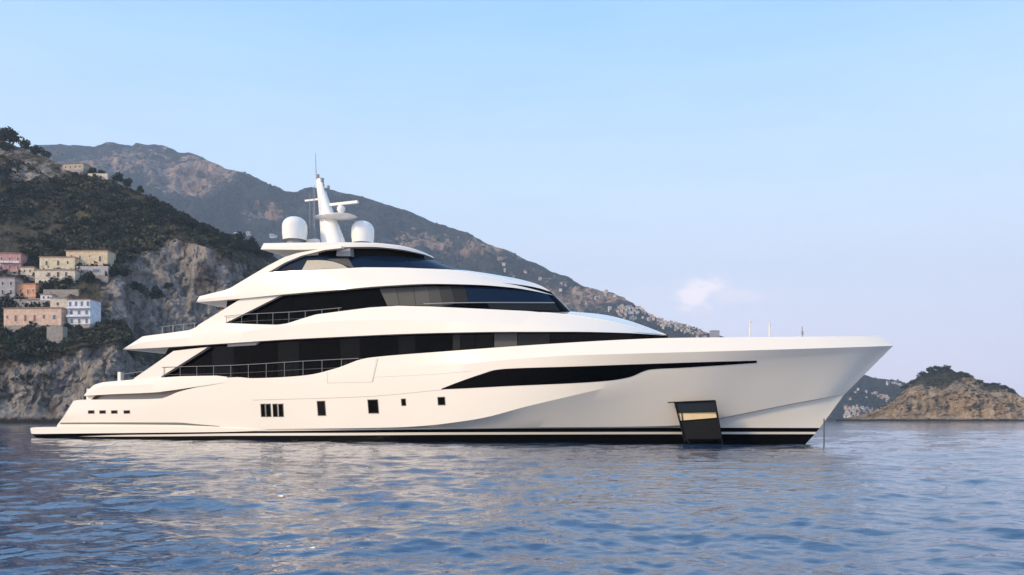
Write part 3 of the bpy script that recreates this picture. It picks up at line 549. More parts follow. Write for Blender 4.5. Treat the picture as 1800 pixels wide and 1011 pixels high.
def terrain(name, cols, nx, rows_t, amp, seed, material, rocks, rock_base, amp_rock, nscale, crest_keep=0.25, gully=0.0):
    """cols: {bearing column: [(distance, row), ...]} -> ground points; every column is a real profile from the sea bed up to the crest and down behind"""
    xs = sorted(cols); K = len(cols[xs[0]]); A = np.array([[(d, CH+(HZ-y)*d/F) for d, y in cols[x]] for x in xs])
    # under water at the front, falling away behind the crest
    fr = A[:, :1].copy(); fr[..., 0] -= 4; fr[..., 1] = -4
    b1 = A[:, -1:].copy(); hgt = np.maximum(A[:, -1:, 1], 5)
    bk1 = b1.copy(); bk1[..., 0] += hgt*0.35; bk1[..., 1] -= hgt*0.12
    bk2 = b1.copy(); bk2[..., 0] += hgt*2.2; bk2[..., 1] = np.minimum(-3, b1[..., 1])
    A = np.concatenate([fr, A, bk1, bk2], 1); K2 = A.shape[1]
    xq = np.linspace(xs[0], xs[-1], nx); C = np.stack([[pchip(xs, A[:, k, c], xq) for k in range(K2)] for c in (0, 1)], -1)   # K2, nx, 2
    tq = np.concatenate([[0], np.linspace(1, K, rows_t), [K+0.5, K+1]]); G = np.zeros((nx, len(tq), 2)); kk = np.arange(K2)
    for c in (0, 1):
        i = np.clip(np.floor(tq).astype(int), 0, K2-2); fq = tq-i
        G[..., c] = (C[i, :, c]*(1-fq)[:, None]+C[i+1, :, c]*fq[:, None]).T
    D, Z = G[..., 0], G[..., 1]; X = (xq[:, None]-900)/F*D
    P = np.stack([X, D, Z], -1)
    # slope and rockiness
    dZ = np.gradient(Z, axis=1); dD = np.gradient(D, axis=1)+1e-6; st = np.clip(dZ/np.abs(dD)/2.6, 0, 1)
    yr = HZ-(Z-CH)*F/D
    rk = rock_base+0.75*np.clip((st-0.35)*2.2, 0, 1)+0.35*fbm(P/nscale/2.2, 4, seed+50)
    for (cx, cy, sx, sy, a) in rocks: rk += a*np.exp(-((xq[:, None]-cx)/sx)**2-((yr-cy)/sy)**2)
    rk = np.clip(rk, 0, 1)
    tt = np.clip((tq-1)/(K-1), 0, 1); wgt = np.minimum(1, np.minimum(tt*8+0.1, (1-tt)*5+crest_keep))[None, :]
    n1 = fbm(P/nscale, 6, seed); q = P*np.array([1, 1, 0.28])/(nscale*0.62); n2 = -fbm(q, 6, seed+9, ridge=True, gain=0.55); n3 = -fbm(P*np.array([1, 1, 0.6])/(nscale*0.2), 5, seed+31, ridge=True, gain=0.62)
    gl = fbm(np.stack([P[..., 0]*0.9+P[..., 2]*0.55, P[..., 1]*0.25, P[..., 2]*0.2], -1)/(nscale*0.7), 5, seed+71, ridge=True, gain=0.55)
    P[..., 1] -= wgt*gully*gl; P[..., 2] += wgt*gully*0.45*gl*np.clip(Z/30, 0, 1)
    P[..., 1] -= wgt*(amp*0.5*n1+amp_rock*rk*(n2*1.0+0.3*n3))
    P[..., 2] += wgt*(amp*0.55*n1+amp_rock*rk*n2*0.35)*np.clip(Z/20, 0, 1)
    P[..., 0] += wgt*amp_rock*rk*0.5*n3
    me = np_mesh(name, P.reshape(-1, 3), quads(nx, len(tq)), material, True, {'rock': rk.ravel()}); o = link(name, me); tag(o, kind='structure')
    return o, P, rk
def bvh_np(P):
    n, m = P.shape[:2]; return BVHTree.FromPolygons([tuple(p) for p in P.reshape(-1, 3)], [tuple(q) for q in quads(n, m)])
def ground(b, x, y):
    h = b.ray_cast(Vector((0, 0, CH)), Vector(((x-900)/F, 1, (HZ-y)/F)).normalized()); return h[0]

MH = rock_mat('hillside_rock', (0.47, 0.415, 0.36), (0.22, 0.20, 0.185), (0.028, 0.032, 0.018), (0.13, 0.105, 0.065), 0.2)
hill, PH, RH = terrain('hillside', {
    -260: [(325, 744), (332, 705), (345, 650), (378, 595), (425, 480), (500, 340), (565, 190)],
    -120: [(330, 744), (338, 700), (352, 640), (385, 590), (430, 480), (500, 350), (560, 210)],
    0: [(345, 744), (352, 690), (365, 630), (400, 585), (440, 470), (500, 350), (550, 246)],
    60: [(348, 744), (355, 680), (366, 622), (402, 582), (445, 460), (500, 370), (545, 270)],
    120: [(350, 744), (356, 680), (366, 612), (400, 578), (445, 455), (495, 390), (540, 294)],
    200: [(354, 744), (361, 675), (370, 602), (410, 560), (440, 470), (490, 400), (540, 320)],
    218: [(358, 744), (365, 680), (374, 610), (415, 560), (442, 470), (490, 405), (538, 327)],
    235: [(396, 743), (404, 690), (412, 640), (428, 590), (450, 475), (486, 408), (536, 334)],
    270: [(402, 743), (410, 690), (420, 640), (432, 600), (452, 480), (480, 412), (534, 350)],
    330: [(412, 743), (420, 690), (430, 640), (442, 585), (455, 505), (470, 425), (528, 382)],
    400: [(428, 743), (434, 690), (442, 640), (450, 590), (458, 520), (466, 450), (518, 412)],
    415: [(432, 743), (438, 695), (446, 645), (454, 590), (462, 525), (474, 458), (520, 418)],
    445: [(448, 743), (454, 700), (462, 650), (470, 600), (484, 530), (504, 470), (530, 428)],
    500: [(470, 743), (478, 715), (490, 680), (500, 640), (510, 590), (520, 530), (540, 466)],
    600: [(520, 743), (528, 738), (538, 728), (548, 716), (558, 700), (568, 680), (580, 655)],
    680: [(560, 748), (562, 747), (566, 746), (570, 745), (574, 745), (578, 744), (584, 744)]},
    460, 300, 5.0, 3, MH, [(300, 470, 110, 45, 0.55), (215, 520, 50, 40, 0.45), (330, 540, 80, 60, 0.3), (90, 670, 200, 42, 0.35), (190, 640, 50, 60, 0.3),
     (60, 310, 60, 20, 0.25), (110, 610, 120, 22, -0.5), (60, 600, 70, 30, -0.3), (100, 470, 110, 50, -0.25), (160, 365, 260, 50, -0.25), (135, 388, 14, 16, 0.3), (10, 262, 30, 10, 0.3)],
    0.14, 8.5, 36, 0.25, 3.5)
BH = bvh_np(PH)

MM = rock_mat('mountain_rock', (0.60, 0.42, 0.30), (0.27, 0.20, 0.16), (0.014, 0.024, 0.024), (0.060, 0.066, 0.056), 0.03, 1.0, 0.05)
def mcol(d0, yc, k=1.2):
    z = (HZ-yc)/F; d1 = d0/(1-k*z) if k*z < 0.6 else d0*2.4; r = []
    for t in (0, 0.12, 0.3, 0.5, 0.7, 0.86, 1.0):
        d = d0+(d1-d0)*t; zt = z*d1*(0.9*t+0.1*t*t if t < 0.7 else t*0.98+0.02*t*t); r.append((d, HZ-(zt*F/d)+(0.3 if t == 0 else 0)))
    return r
MS = [(-420, 300), (-200, 262), (-50, 258), (80, 258), (110, 257), (165, 258), (220, 252), (280, 254), (320, 269), (342, 272), (375, 287), (400, 297), (440, 311), (480, 330), (515, 338),
      (550, 329), (575, 331), (600, 336), (660, 353), (700, 369), (740, 385), (800, 405), (850, 425), (900, 446), (950, 470), (1000, 493), (1030, 507), (1080, 518), (1130, 545), (1180, 568),
      (1230, 582), (1262, 592), (1300, 602), (1400, 636), (1480, 652), (1515, 659), (1545, 667), (1575, 670), (1620, 690), (1700, 722), (1760, 737)]
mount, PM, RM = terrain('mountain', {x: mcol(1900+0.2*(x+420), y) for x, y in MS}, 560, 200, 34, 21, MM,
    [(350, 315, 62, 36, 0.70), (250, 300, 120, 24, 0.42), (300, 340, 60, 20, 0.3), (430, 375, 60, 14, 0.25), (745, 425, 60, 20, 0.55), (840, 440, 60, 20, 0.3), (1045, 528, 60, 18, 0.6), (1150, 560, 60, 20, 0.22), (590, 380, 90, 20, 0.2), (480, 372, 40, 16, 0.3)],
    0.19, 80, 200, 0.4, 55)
BM = bvh_np(PM)

MI = rock_mat('headland_rock', (0.68, 0.50, 0.33), (0.44, 0.33, 0.225), (0.035, 0.036, 0.02), (0.12, 0.098, 0.06), 0.075, 0.7, 0.08, 0.5)
IS = [(1470, 741), (1500, 733), (1530, 726), (1548, 718), (1562, 711), (1580, 697), (1592, 684), (1600, 673), (1612, 665), (1632, 656), (1650, 652), (1668, 649), (1676, 655), (1688, 658), (1704, 660), (1716, 667), (1730, 673), (1745, 676), (1765, 679), (1780, 686), (1798, 700), (1830, 715), (1880, 728), (1920, 742)]
def icol(x, y):
    h = max(HZ-y, 0.2); cl = min(h*0.62, 50); d0 = 930-0.16*(x-1470); f = (0, 0.25, 0.5, 0.82, 1.0)
    rows = [(d0, 737.9), (d0+4+cl*0.1, 738-cl*0.35), (d0+6+cl*0.18, 738-cl*0.7), (d0+10+cl*0.3, 738-cl), (d0+26+h*0.6, 738-(cl+(h-cl)*0.55)), (d0+40+h*0.9, 738-(cl+(h-cl)*0.85)), (d0+58+h*1.1, 738-h)]
    return rows
isle, PI_, RI = terrain('rocky_headland', {x: icol(x, y) for x, y in IS}, 330, 120, 4.0, 77, MI,
    [(1640, 712, 90, 27, 0.4), (1560, 725, 60, 14, 0.5), (1750, 714, 90, 27, 0.4), (1655, 665, 40, 14, -0.35), (1745, 690, 50, 10, -0.2), (1690, 690, 20, 20, 0.35)], 0.42, 12.0, 30, 0.2, 7.0)
BI = bvh_np(PI_)

# ------------------------------------------------------------------ water: one sheet of real waves, finest near the eye
nr, ncol = 860, 860
ang = np.sign(np.linspace(-1, 1, ncol))*R(36)*np.abs(np.linspace(-1, 1, ncol))**1.0
ang = np.concatenate([np.linspace(-R(86), -R(36.4), 60), ang, np.linspace(R(36.4), R(86), 60)])
rad = 5.5*np.exp(math.log(7000/5.5)*(0.62*np.linspace(0, 1, nr)+0.38*np.linspace(0, 1, nr)**3)); rad = np.concatenate([5.5*np.linspace(0.62, 0.985, 30), rad]); rad = np.concatenate([[0.5, 1.5, 2.6], rad])
RR, AA = np.meshgrid(rad, ang, indexing='ij'); WX = RR*np.sin(AA); WY = RR*np.cos(AA); WZ = np.zeros_like(WX)
dr = np.gradient(rad)[:, None]*np.ones_like(AA)+RR*0.0006
wr = np.random.default_rng(5); HX = np.zeros_like(WX); HY = np.zeros_like(WX)
for i in range(125):
    lam = 0.2*(8.0/0.2)**(wr.random()**1.05); th = R(-12)+wr.normal(0, 0.65); k = 2*math.pi/lam      # travelling across the view, from the right
    amp = 0.0030*lam**(0.8 if lam < 1.6 else 0.35)*(1.0 if lam < 1.6 else 1.235)*(0.6+0.8*wr.random())
    ph = wr.random()*6.28; dx, dy = math.sin(th), math.cos(th)
    wgt = np.clip((lam/dr-2.0)/2.0, 0, 1); a_ = k*(WX*dx+WY*dy)+ph
    gust = 1.0+0.35*np.sin(WX*0.05*dy+WY*0.043+ph)*np.cos(WX*0.031-WY*0.06*dx+2*ph)
    WZ += wgt*amp*gust*np.cos(a_); HX -= wgt*amp*0.8*dx*np.sin(a_); HY -= wgt*amp*0.8*dy*np.sin(a_)
WP = np.stack([WX+HX, WY+HY, WZ], -1)
mw = bpy.data.materials.new('sea_water'); mw.use_nodes = True; n = mw.node_tree; b = n.nodes['Principled BSDF']
b.inputs['Base Color'].default_value = (0.022, 0.060, 0.130, 1); b.inputs['Roughness'].default_value = 0.015; b.inputs['IOR'].default_value = 1.7; b.inputs['Specular IOR Level'].default_value = 0.5
tc = n.nodes.new('ShaderNodeTexCoord'); mp = n.nodes.new('ShaderNodeMapping'); mp.inputs['Scale'].default_value = (1.0, 1.6, 1); mp.inputs['Rotation'].default_value = (0, 0, R(8)); n.links.new(tc.outputs['Object'], mp.inputs[0])
prev = None
for sc_w, dist, st in ((0.9, 0.085, 0.5), (3.0, 0.030, 0.55), (7.5, 0.009, 0.5)):
    t = n.nodes.new('ShaderNodeTexNoise'); t.inputs['Scale'].default_value = sc_w; t.inputs['Detail'].default_value = 4; n.links.new(mp.outputs[0], t.inputs['Vector'])
    k = n.nodes.new('ShaderNodeBump'); k.inputs['Strength'].default_value = st; k.inputs['Distance'].default_value = dist; n.links.new(t.outputs[0], k.inputs['Height'])
    if prev: n.links.new(prev.outputs[0], k.inputs['Normal'])
    prev = k
n.links.new(prev.outputs[0], b.inputs['Normal'])
tag(link('water', np_mesh('water', WP.reshape(-1, 3), quads(*WX.shape), mw)), kind='structure')

# ------------------------------------------------------------------ air and the small cloud beyond it
hz = bpy.data.materials.new('haze_air'); hz.use_nodes = True; n = hz.node_tree; n.nodes.clear()
o_ = n.nodes.new('ShaderNodeOutputMaterial'); pv = n.nodes.new('ShaderNodeVolumePrincipled'); pv.inputs['Color'].default_value = (0.68, 0.82, 1.0, 1); pv.inputs['Density'].default_value = 0.000125; pv.inputs['Anisotropy'].default_value = 0.0
n.links.new(pv.outputs[0], o_.inputs['Volume'])
mb = MB(); mb.box((0, 3500, 690), (16400, 7240, 1400)); hzo = mb.build('haze', hz); tag(hzo, kind='stuff')
#MORE

# ------------------------------------------------------------------ foliage
def leaf_mat(name, dark, light):
    m = bpy.data.materials.new(name); m.use_nodes = True; n = m.node_tree; b = n.nodes['Principled BSDF']
    b.inputs['Roughness'].default_value = 0.75; b.inputs['Specular IOR Level'].default_value = 0.2
    a = n.nodes.new('ShaderNodeAttribute'); a.attribute_name = 'shade'; r = n.nodes.new('ShaderNodeValToRGB')
    r.color_ramp.elements[0].color = (*dark, 1); r.color_ramp.elements[1].color = (*light, 1)
    n.links.new(a.outputs['Fac'], r.inputs[0]); n.links.new(r.outputs[0], b.inputs['Base Color']); return m
ML = leaf_mat('scrub_leaves', (0.008, 0.015, 0.009), (0.088, 0.084, 0.044))
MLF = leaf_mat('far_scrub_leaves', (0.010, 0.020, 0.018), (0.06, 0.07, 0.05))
MT = leaf_mat('tree_leaves', (0.010, 0.018, 0.009), (0.045, 0.062, 0.026))
MBK = mat('bark', (0.10, 0.075, 0.055), 0.9, var=0.3, scale=3)
def leaf_quads(C, S, g, tone):
    """one leaf-cluster quad per centre, random facing"""
    n = len(C); a = g.normal(size=(n, 3)); a /= np.linalg.norm(a, axis=1)[:, None]; b = g.normal(size=(n, 3)); b -= a*(a*b).sum(1)[:, None]; b /= np.linalg.norm(b, axis=1)[:, None]
    c = np.cross(a, b); s = S[:, None]*(0.6+0.8*g.random((n, 1))); b = b*s; c = c*s*0.75
    V = np.stack([C-b-c*0.6, C+b*0.3-c, C+b+c*0.5, C-b*0.2+c], 1).reshape(-1, 3); return V, np.arange(4*n).reshape(-1, 4), np.repeat(tone, 4)
def scrub(name, P, rk, n, rmin, rmax, nq, qs, material, seed, rmax_rock=0.5, label=None, zmin=6, flat=0.75):
    g = np.random.default_rng(seed); A = P[:-1, :-1]; e1 = P[1:, :-1]-A; e2 = P[:-1, 1:]-A; N = np.cross(e1, e2); ar = np.linalg.norm(N, axis=2)
    vis = (A[..., 2] > zmin)
    to = -A/np.linalg.norm(A, axis=2)[..., None]; fac = np.abs((N*to).sum(2))/(ar+1e-9); keep = vis*ar*np.clip((rmax_rock-rk[:-1, :-1])*3, 0.02, 1)*(0.25+fac); keep[:, -4:] = 0; keep = keep*np.clip(0.12+2.2*(fbm(A/(rmax*9), 3, seed+5)+0.22), 0.04, 1.2)
    k = g.choice(keep.size, n, p=(keep/keep.sum()).ravel()); i, j = np.unravel_index(k, keep.shape); f, h = g.random((2, n, 1)); C = A[i, j]+e1[i, j]*f+e2[i, j]*h
    patch = fbm(C/(rmax*7), 4, seed); rad = (rmin+(rmax-rmin)*g.random(n)**2)*(1+0.5*patch); tone = np.clip(0.36+0.8*patch+0.30*g.normal(size=n), 0, 1)
    d = g.normal(size=(n, nq, 3)); d /= np.linalg.norm(d, axis=2)[..., None]; d[..., 2] = np.abs(d[..., 2])*flat; rr = rad[:, None, None]*(0.55+0.45*g.random((n, nq, 1)))
    L = (C[:, None]+d*rr).reshape(-1, 3); tn = np.clip(np.repeat(tone, nq)+g.normal(size=n*nq)*0.14, 0, 1)
    V, Q, sh = leaf_quads(L, np.repeat(rad*qs, nq), g, tn); o = link(name, np_mesh(name, V, Q, material, False, {'shade': sh})); tag(o, label, 'scrub', kind='stuff'); return o
scrub('hillside_scrub', PH, RH, 12000, 0.7, 3.6, 22, 0.30, ML, 3, 0.5, 'dark green and olive scrub covering the steep hillside above the cliffs')
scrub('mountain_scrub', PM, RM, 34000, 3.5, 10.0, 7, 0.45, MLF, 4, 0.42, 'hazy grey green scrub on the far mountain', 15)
scrub('headland_scrub', PI_, RI, 1700, 0.8, 2.3, 18, 0.36, ML, 6, 0.42, 'dark scrub on the top of the tan rocky headland', 12)

def tree_proto(name, seed, kind):
    g = np.random.default_rng(seed); rd = random.Random(seed); root = empty(name)   # unit size: crown about 1 across, height about 1
    mb = MB(); bends = [Vector((0, 0, -0.25)), Vector((0.02, 0.01, 0.1)), Vector((rd.uniform(-.05, .05), 0, 0.3)), Vector((rd.uniform(-.06, .06), 0.02, 0.55))]
    mb.tube(bends, 0.045, n=7, r2=0.02)
    for i in range(5):
        a = rd.uniform(0, 6.28); b = bends[2].lerp(bends[3], rd.random()); mb.tube([b, b+Vector((math.cos(a)*0.14, math.sin(a)*0.14, 0.1)), b+Vector((math.cos(a)*0.28, math.sin(a)*0.28, 0.2))], 0.016, n=5, r2=0.006)
    mb.build('trunk', MBK, root)
    nb = 16; C = []; 
    for i in range(nb):
        if kind == 'pine': c = np.array([g.normal()*0.2, g.normal()*0.2, 0.62+g.normal()*0.07]); r = 0.16+0.1*g.random(); fl = 0.55
        else: c = np.array([g.normal()*0.17, g.normal()*0.17, 0.5+g.normal()*0.16]); r = 0.15+0.12*g.random(); fl = 0.85
        d = g.normal(size=(60, 3)); d /= np.linalg.norm(d, axis=1)[:, None]; d[:, 2] *= fl; C.append((c+d*r*(0.5+0.5*g.random((60, 1))), np.full(60, np.clip(0.4+0.25*g.normal(), 0, 1))))
    P = np.concatenate([c for c, _ in C]); tn = np.clip(np.concatenate([t for _, t in C])+g.normal(size=len(P))*0.12, 0, 1)
    V, Q, sh = leaf_quads(P, np.full(len(P), 0.05), g, tn); link('crown', np_mesh('crown', V, Q, MT, False, {'shade': sh}), root); return root
PR = {}
def tree(x, y, w, kind, label, b, group, hh=1.0):
    """x, y: where the foot meets the ground; w: crown width in photo pixels"""
    h = None
    for k in range(40):
        h = ground(b, x, y+k)
        if h is not None: break
    if h is None: return
    v = int(x*7+y) % 2; key = (kind, v)
    if key not in PR: o = PR[key] = tree_proto('pine_tree' if kind == 'pine' else 'broadleaf_tree', 40+v+(9 if kind == 'pine' else 0), kind)
    else: o = copy_tree(PR[key])
    s = w*h.y/F*1.05; o.location = h+Vector((0, s*0.2, 0)); o.scale = (s, s, s*hh); o.rotation_euler.z = (x*1.7) % 6.28
    tag(o, label, 'tree', group)
TH = 'trees on the steep hillside'
for a in ((2, 250, 30, 'round', 'dark skyline tree at the left edge, first of the clump on the hilltop'), (18, 253, 34, 'round', 'widest dark skyline tree of the clump at the upper left'), (41, 260, 22, 'round', 'narrow dark skyline tree right of the hilltop clump'), (62, 274, 22, 'round', 'low bushy tree on the ridge just left of the hilltop villa'), (80, 277, 18, 'round', 'small bushy tree on the ridge touching the hilltop villa'),
          (160, 303, 17, 'round', 'dark trimmed tree above the white ridge wall, the left one'), (175, 304, 18, 'round', 'dark trimmed tree above the white ridge wall, the right one'), (204, 316, 22, 'round', 'dark round tree on the ridge right of the white wall'), (222, 323, 20, 'round', 'dark round tree lower down the ridge behind the round one'), (246, 330, 16, 'round', 'small dark tree on the ridge farthest from the white wall'),
          (155, 502, 30, 'round', 'broad dark tree below the terrace of the upper yellow house'), (182, 494, 34, 'round', 'broad dark tree beside the grey crag right of the yellow houses'), (212, 488, 22, 'round', 'small dark tree on top of the grey crag'), (243, 522, 32, 'round', 'dark tree in the hollow right of the grey crag'), (270, 530, 30, 'round', 'wide dark tree in the hollow nearest the yacht stern'), (293, 512, 22, 'round', 'dark tree at the foot of the tan cliff face'),
          (75, 590, 23, 'round', 'round dark tree growing in front of the peach villa retaining wall'), (55, 458, 20, 'round', 'dark tree between the pink house and the yellow houses'), (100, 446, 26, 'round', 'green tree behind the lower yellow house roof'), (82, 440, 24, 'round', 'green tree up the slope behind the lower yellow house'), (33, 522, 12, 'round', 'small dark tree before the grey house and orange house'), (53, 524, 11, 'round', 'small shrubby tree before the orange house'), (75, 520, 20, 'round', 'dark tree right of the orange house'),
          (137, 583, 14, 'round', 'small tree under the blue and white house'), (118, 580, 14, 'round', 'small tree at the corner between peach villa and white house'), (165, 560, 16, 'round', 'dark tree right of the blue and white house'), (85, 498, 22, 'round', 'dark bushy tree under the lower yellow house'), (120, 502, 20, 'round', 'dark bushy tree right below the lower yellow house'), (30, 640, 30, 'round', 'dark tree above the sea cliff at the lower left'), (10, 615, 32, 'round', 'wide dark tree at the left edge under the peach villa'),
          (105, 630, 26, 'round', 'dark tree above the sea cliff below the retaining wall'), (60, 622, 28, 'round', 'dark tree on the slope between the left edge and the retaining wall'), (420, 428, 24, 'round', 'dark tree on the headland shoulder, left of the hard top'), (440, 440, 26, 'round', 'dark tree on the headland shoulder nearest the hard top'), (40, 600, 26, 'round', 'dark tree under the middle of the peach villa'), (455, 452, 20, 'round', 'small dark tree just under the tip of the hard top')):
    tree(*a, BH, TH)
gt = np.random.default_rng(21); nt_ = 0
for k in range(600):
    if nt_ >= 115: break
    x = gt.uniform(0, 470); yc = np.interp(x, [0, 60, 120, 200, 270, 330, 400, 470], [250, 272, 296, 322, 352, 384, 414, 448]); y = yc+8+gt.random()**0.8*(np.interp(x, [0, 200, 280, 470], [430, 425, 410, 455])-yc-8)
    h = ground(BH, x, y)
    if h is None or (RH[min(459, max(0, int((x+260)/940*459)))].min() > 1): continue
    tree(x, y, gt.uniform(11, 29), 'round', 'dark rounded tree crown among the scrub of the steep hillside', BH, 'tree crowns in the hillside scrub', hh=0.8); nt_ += 1
TI = 'trees on the rocky headland'
for a in ((1593, 685, 13, 'round', 'lowest dark tree on the left shoulder of the rocky headland'), (1604, 677, 14, 'round', 'dark tree on the left shoulder of the rocky headland'), (1622, 662, 14, 'round', 'dark tree left of the headland summit'), (1638, 656, 17, 'round', 'wide dark tree on the headland summit, the left one'), (1650, 653, 16, 'round', 'dark tree on the headland summit, the middle one'), (1663, 653, 17, 'round', 'wide dark tree on the headland summit, the right one'),
          (1689, 662, 15, 'round', 'dark pine right of the gap in the headland top'), (1702, 665, 16, 'round', 'second dark pine right of the gap in the headland top'), (1722, 676, 13, 'round', 'dark tree halfway down the right ridge of the headland'), (1736, 681, 12, 'round', 'small dark tree on the right ridge of the headland'), (1750, 681, 13, 'pine', 'umbrella shaped tree on the right ridge of the headland'), (1767, 685, 12, 'round', 'dark tree near the right end of the headland ridge'), (1779, 691, 11, 'round', 'last small dark tree on the headland ridge at the right')):
    tree(*a[:2], a[2]*1.05, *a[3:], BI, TI, hh=0.72)

# ------------------------------------------------------------------ villas on the hillside
def plaster(name, c): return mat(name, c, 0.85, spec=0.2, var=0.22, scale=0.6)
PL = {'pink': plaster('pink_plaster', (0.50, 0.28, 0.26)), 'yellow': plaster('yellow_plaster', (0.58, 0.47, 0.31)), 'lemon': plaster('pale_yellow_plaster', (0.62, 0.54, 0.36)), 'orange': plaster('orange_plaster', (0.62, 0.33, 0.19)),
      'grey': plaster('grey_plaster', (0.40, 0.37, 0.36)), 'peach': plaster('peach_plaster', (0.62, 0.45, 0.34)), 'white': plaster('white_plaster', (0.66, 0.68, 0.72)), 'cream': plaster('cream_plaster', (0.62, 0.54, 0.42)), 'sandy': plaster('sandy_plaster', (0.42, 0.36, 0.28)), 'stone': plaster('rubble_stone', (0.30, 0.27, 0.24)), 'sand': plaster('sand_stone', (0.42, 0.33, 0.22))}
TILE = mat('roof_tile', (0.34, 0.20, 0.14), 0.85, var=0.25, scale=1.5); DARK = mat('dark_shutter', (0.05, 0.04, 0.035), 0.5); RED = mat('red_shutter', (0.24, 0.07, 0.05), 0.6); BLUE = mat('blue_shutter', (0.08, 0.12, 0.17), 0.5)
TRIM = plaster('pale_trim', (0.66, 0.62, 0.56)); IRON = mat('iron_rail', (0.06, 0.06, 0.065), 0.5)
def villa(name, x0, x1, yt, yb, wall, label, wins, shutter=DARK, roof=TILE, depth=8.5, yaw=0.0, base=5.0, balcony=None, cat='house', group='villas on the hillside', trimcol=TRIM, found='stone', awning=None):
    h = None; xm = (x0+x1)/2
    for k in range(30):
        h = ground(BH, xm, yb+k)
        if h is not None: break
    D = h.y-2.0; m = D/F; W, H = (x1-x0)*m, (yb-yt)*m; z0 = CH+(HZ-yb)*m
    root = tag(empty(name, ((xm-900)*m, D, z0), yaw), label, cat, group)
    mb = MB(); mb.box((0, depth/2, H/2), (W, depth, H)); mb.build('wall', PL[wall], root)
    if base: mb = MB(); mb.box((0, depth/2+0.1, -base/2), (W-0.1, depth, base)); mb.build('foundation', PL[found], root)
    if roof:
        mb = MB(); o = 0.45; a = [(-W/2-o, -o, H+0.003), (W/2+o, -o, H+0.003), (W/2+o, depth+o, H+0.003), (-W/2-o, depth+o, H+0.003)]; up = [(p[0], p[1], H+0.3) for p in a]; r1, r2 = (-W/2+depth*0.45, depth/2, H+1.1), (W/2-depth*0.45, depth/2, H+1.1)
        if r1[0] > r2[0]: r1, r2 = (-0.1, depth/2, H+1.1), (0.1, depth/2, H+1.1)
        mb.add(a+up+[r1, r2], [(3, 2, 1, 0), (0, 1, 5, 4), (1, 2, 6, 5), (2, 3, 7, 6), (3, 0, 4, 7), (4, 5, 9, 8), (5, 6, 9), (6, 7, 8, 9), (7, 4, 8)]); mb.build('roof', roof, root)
    for (fx, fz, w_, h_, *sh) in wins:                                # fractions of the facade; metres
        cx, cz = -W/2+W*fx, H*fz
        mb = MB(); mb.box((cx, -0.05, cz), (w_+0.36, 0.12, h_+0.36)); wf = mb.build('window', trimcol, root)
        mb = MB(); mb.box((cx, -0.11, cz), (w_, 0.06, h_)); mb.build('shutter', sh[0] if sh else shutter, wf)
    if balcony:
        for fx0, fx1, fz in balcony:
            xa, xb, z = -W/2+W*fx0, -W/2+W*fx1, H*fz; mb = MB(); mb.box(((xa+xb)/2, -0.7, z), (xb-xa, 1.4, 0.22)); bo = mb.build('balcony', trimcol, root)
            mb = MB(); mb.box(((xa+xb)/2, -1.35, z+0.55), (xb-xa, 0.06, 0.88)); mb.build('parapet', trimcol if fz < 0.5 else PL[wall], bo)
    return root, W, H
row = lambda n, z, w_, h_, a=0.1, b=0.9: [(a+(b-a)*i/max(1, n-1), z, w_, h_) for i in range(n)]
villa('pink_house', -14, 35, 445, 478, 'pink', 'pink house with red shutters at the left edge of the photo', row(3, 0.7, 1.0, 1.7, 0.35, 0.9)+row(3, 0.25, 1.1, 2.0, 0.35, 0.9), RED, balcony=[(0.3, 0.98, 0.47)], yaw=0.12)
villa('yellow_house', 115, 190, 441, 466, 'yellow', 'long yellow house with a flat roof, highest of the village houses', [(0.13, 0.55, 1.0, 2.4), (0.34, 0.55, 0.9, 1.7), (0.57, 0.62, 0.8, 0.8), (0.82, 0.42, 1.2, 3.0)], DARK, yaw=-0.05, base=7)
villa('yellow_house', 70, 131, 452, 473, 'lemon', 'pale yellow two level house standing below and left of the longest yellow house', [(0.2, 0.5, 1.1, 2.2), (0.53, 0.5, 1.1, 2.6), (0.8, 0.55, 0.9, 1.6)], DARK, yaw=0.03, base=6, found='cream')
villa('terraced_house', 61, 132, 475, 490, 'cream', 'low cream house with dark arched doors right under the pale yellow house', [(0.35, 0.5, 1.5, 2.0), (0.58, 0.5, 1.3, 2.6), (0.78, 0.5, 1.2, 2.4)], DARK, depth=5, base=6, found='cream')
villa('terrace_wall', 134, 190, 468, 484, 'grey', 'grey terrace wall with arches under the long yellow house', [(0.3, 0.45, 3.0, 1.6), (0.62, 0.5, 3.4, 1.5)], BLUE, roof=None, depth=4, base=4, cat='wall', group='terrace walls of the village', trimcol=PL['grey'])
villa('grey_house', -6, 25, 488, 522, 'grey', 'grey white house at the left edge beside the orange house', row(2, 0.7, 1.0, 1.8, 0.35, 0.8)+row(2, 0.25, 1.1, 2.2, 0.35, 0.8), DARK, yaw=0.08)
villa('orange_house', 27, 63, 499, 522, 'orange', 'small orange house with a flat roof right of the grey white house', [(0.25, 0.45, 1.0, 1.8), (0.62, 0.4, 1.1, 2.6), (0.88, 0.5, 0.8, 1.4)], RED, yaw=-0.04)
villa('cream_house', 89, 117, 524, 550, 'cream', 'narrow cream house squeezed between the peach villa and the blue and white house', [(0.45, 0.6, 1.0, 1.6)], DARK, yaw=0.1)
villa('peach_villa', 4, 110, 542, 572, 'peach', 'long peach villa with tall red doors and a row of windows above the sea cliff', [(0.06, 0.5, 0.9, 1.6), (0.21, 0.42, 1.3, 3.2), (0.38, 0.42, 1.3, 3.2), (0.54, 0.42, 1.3, 3.2), (0.70, 0.5, 1.2, 2.0), (0.88, 0.47, 1.5, 2.2, BLUE)], RED, yaw=-0.07, base=4)
villa('retaining_wall', 82, 110, 574, 604, 'stone', 'grey retaining wall below the right end of the peach villa', [], roof=None, depth=4, base=4, cat='wall', group='terrace walls of the village')
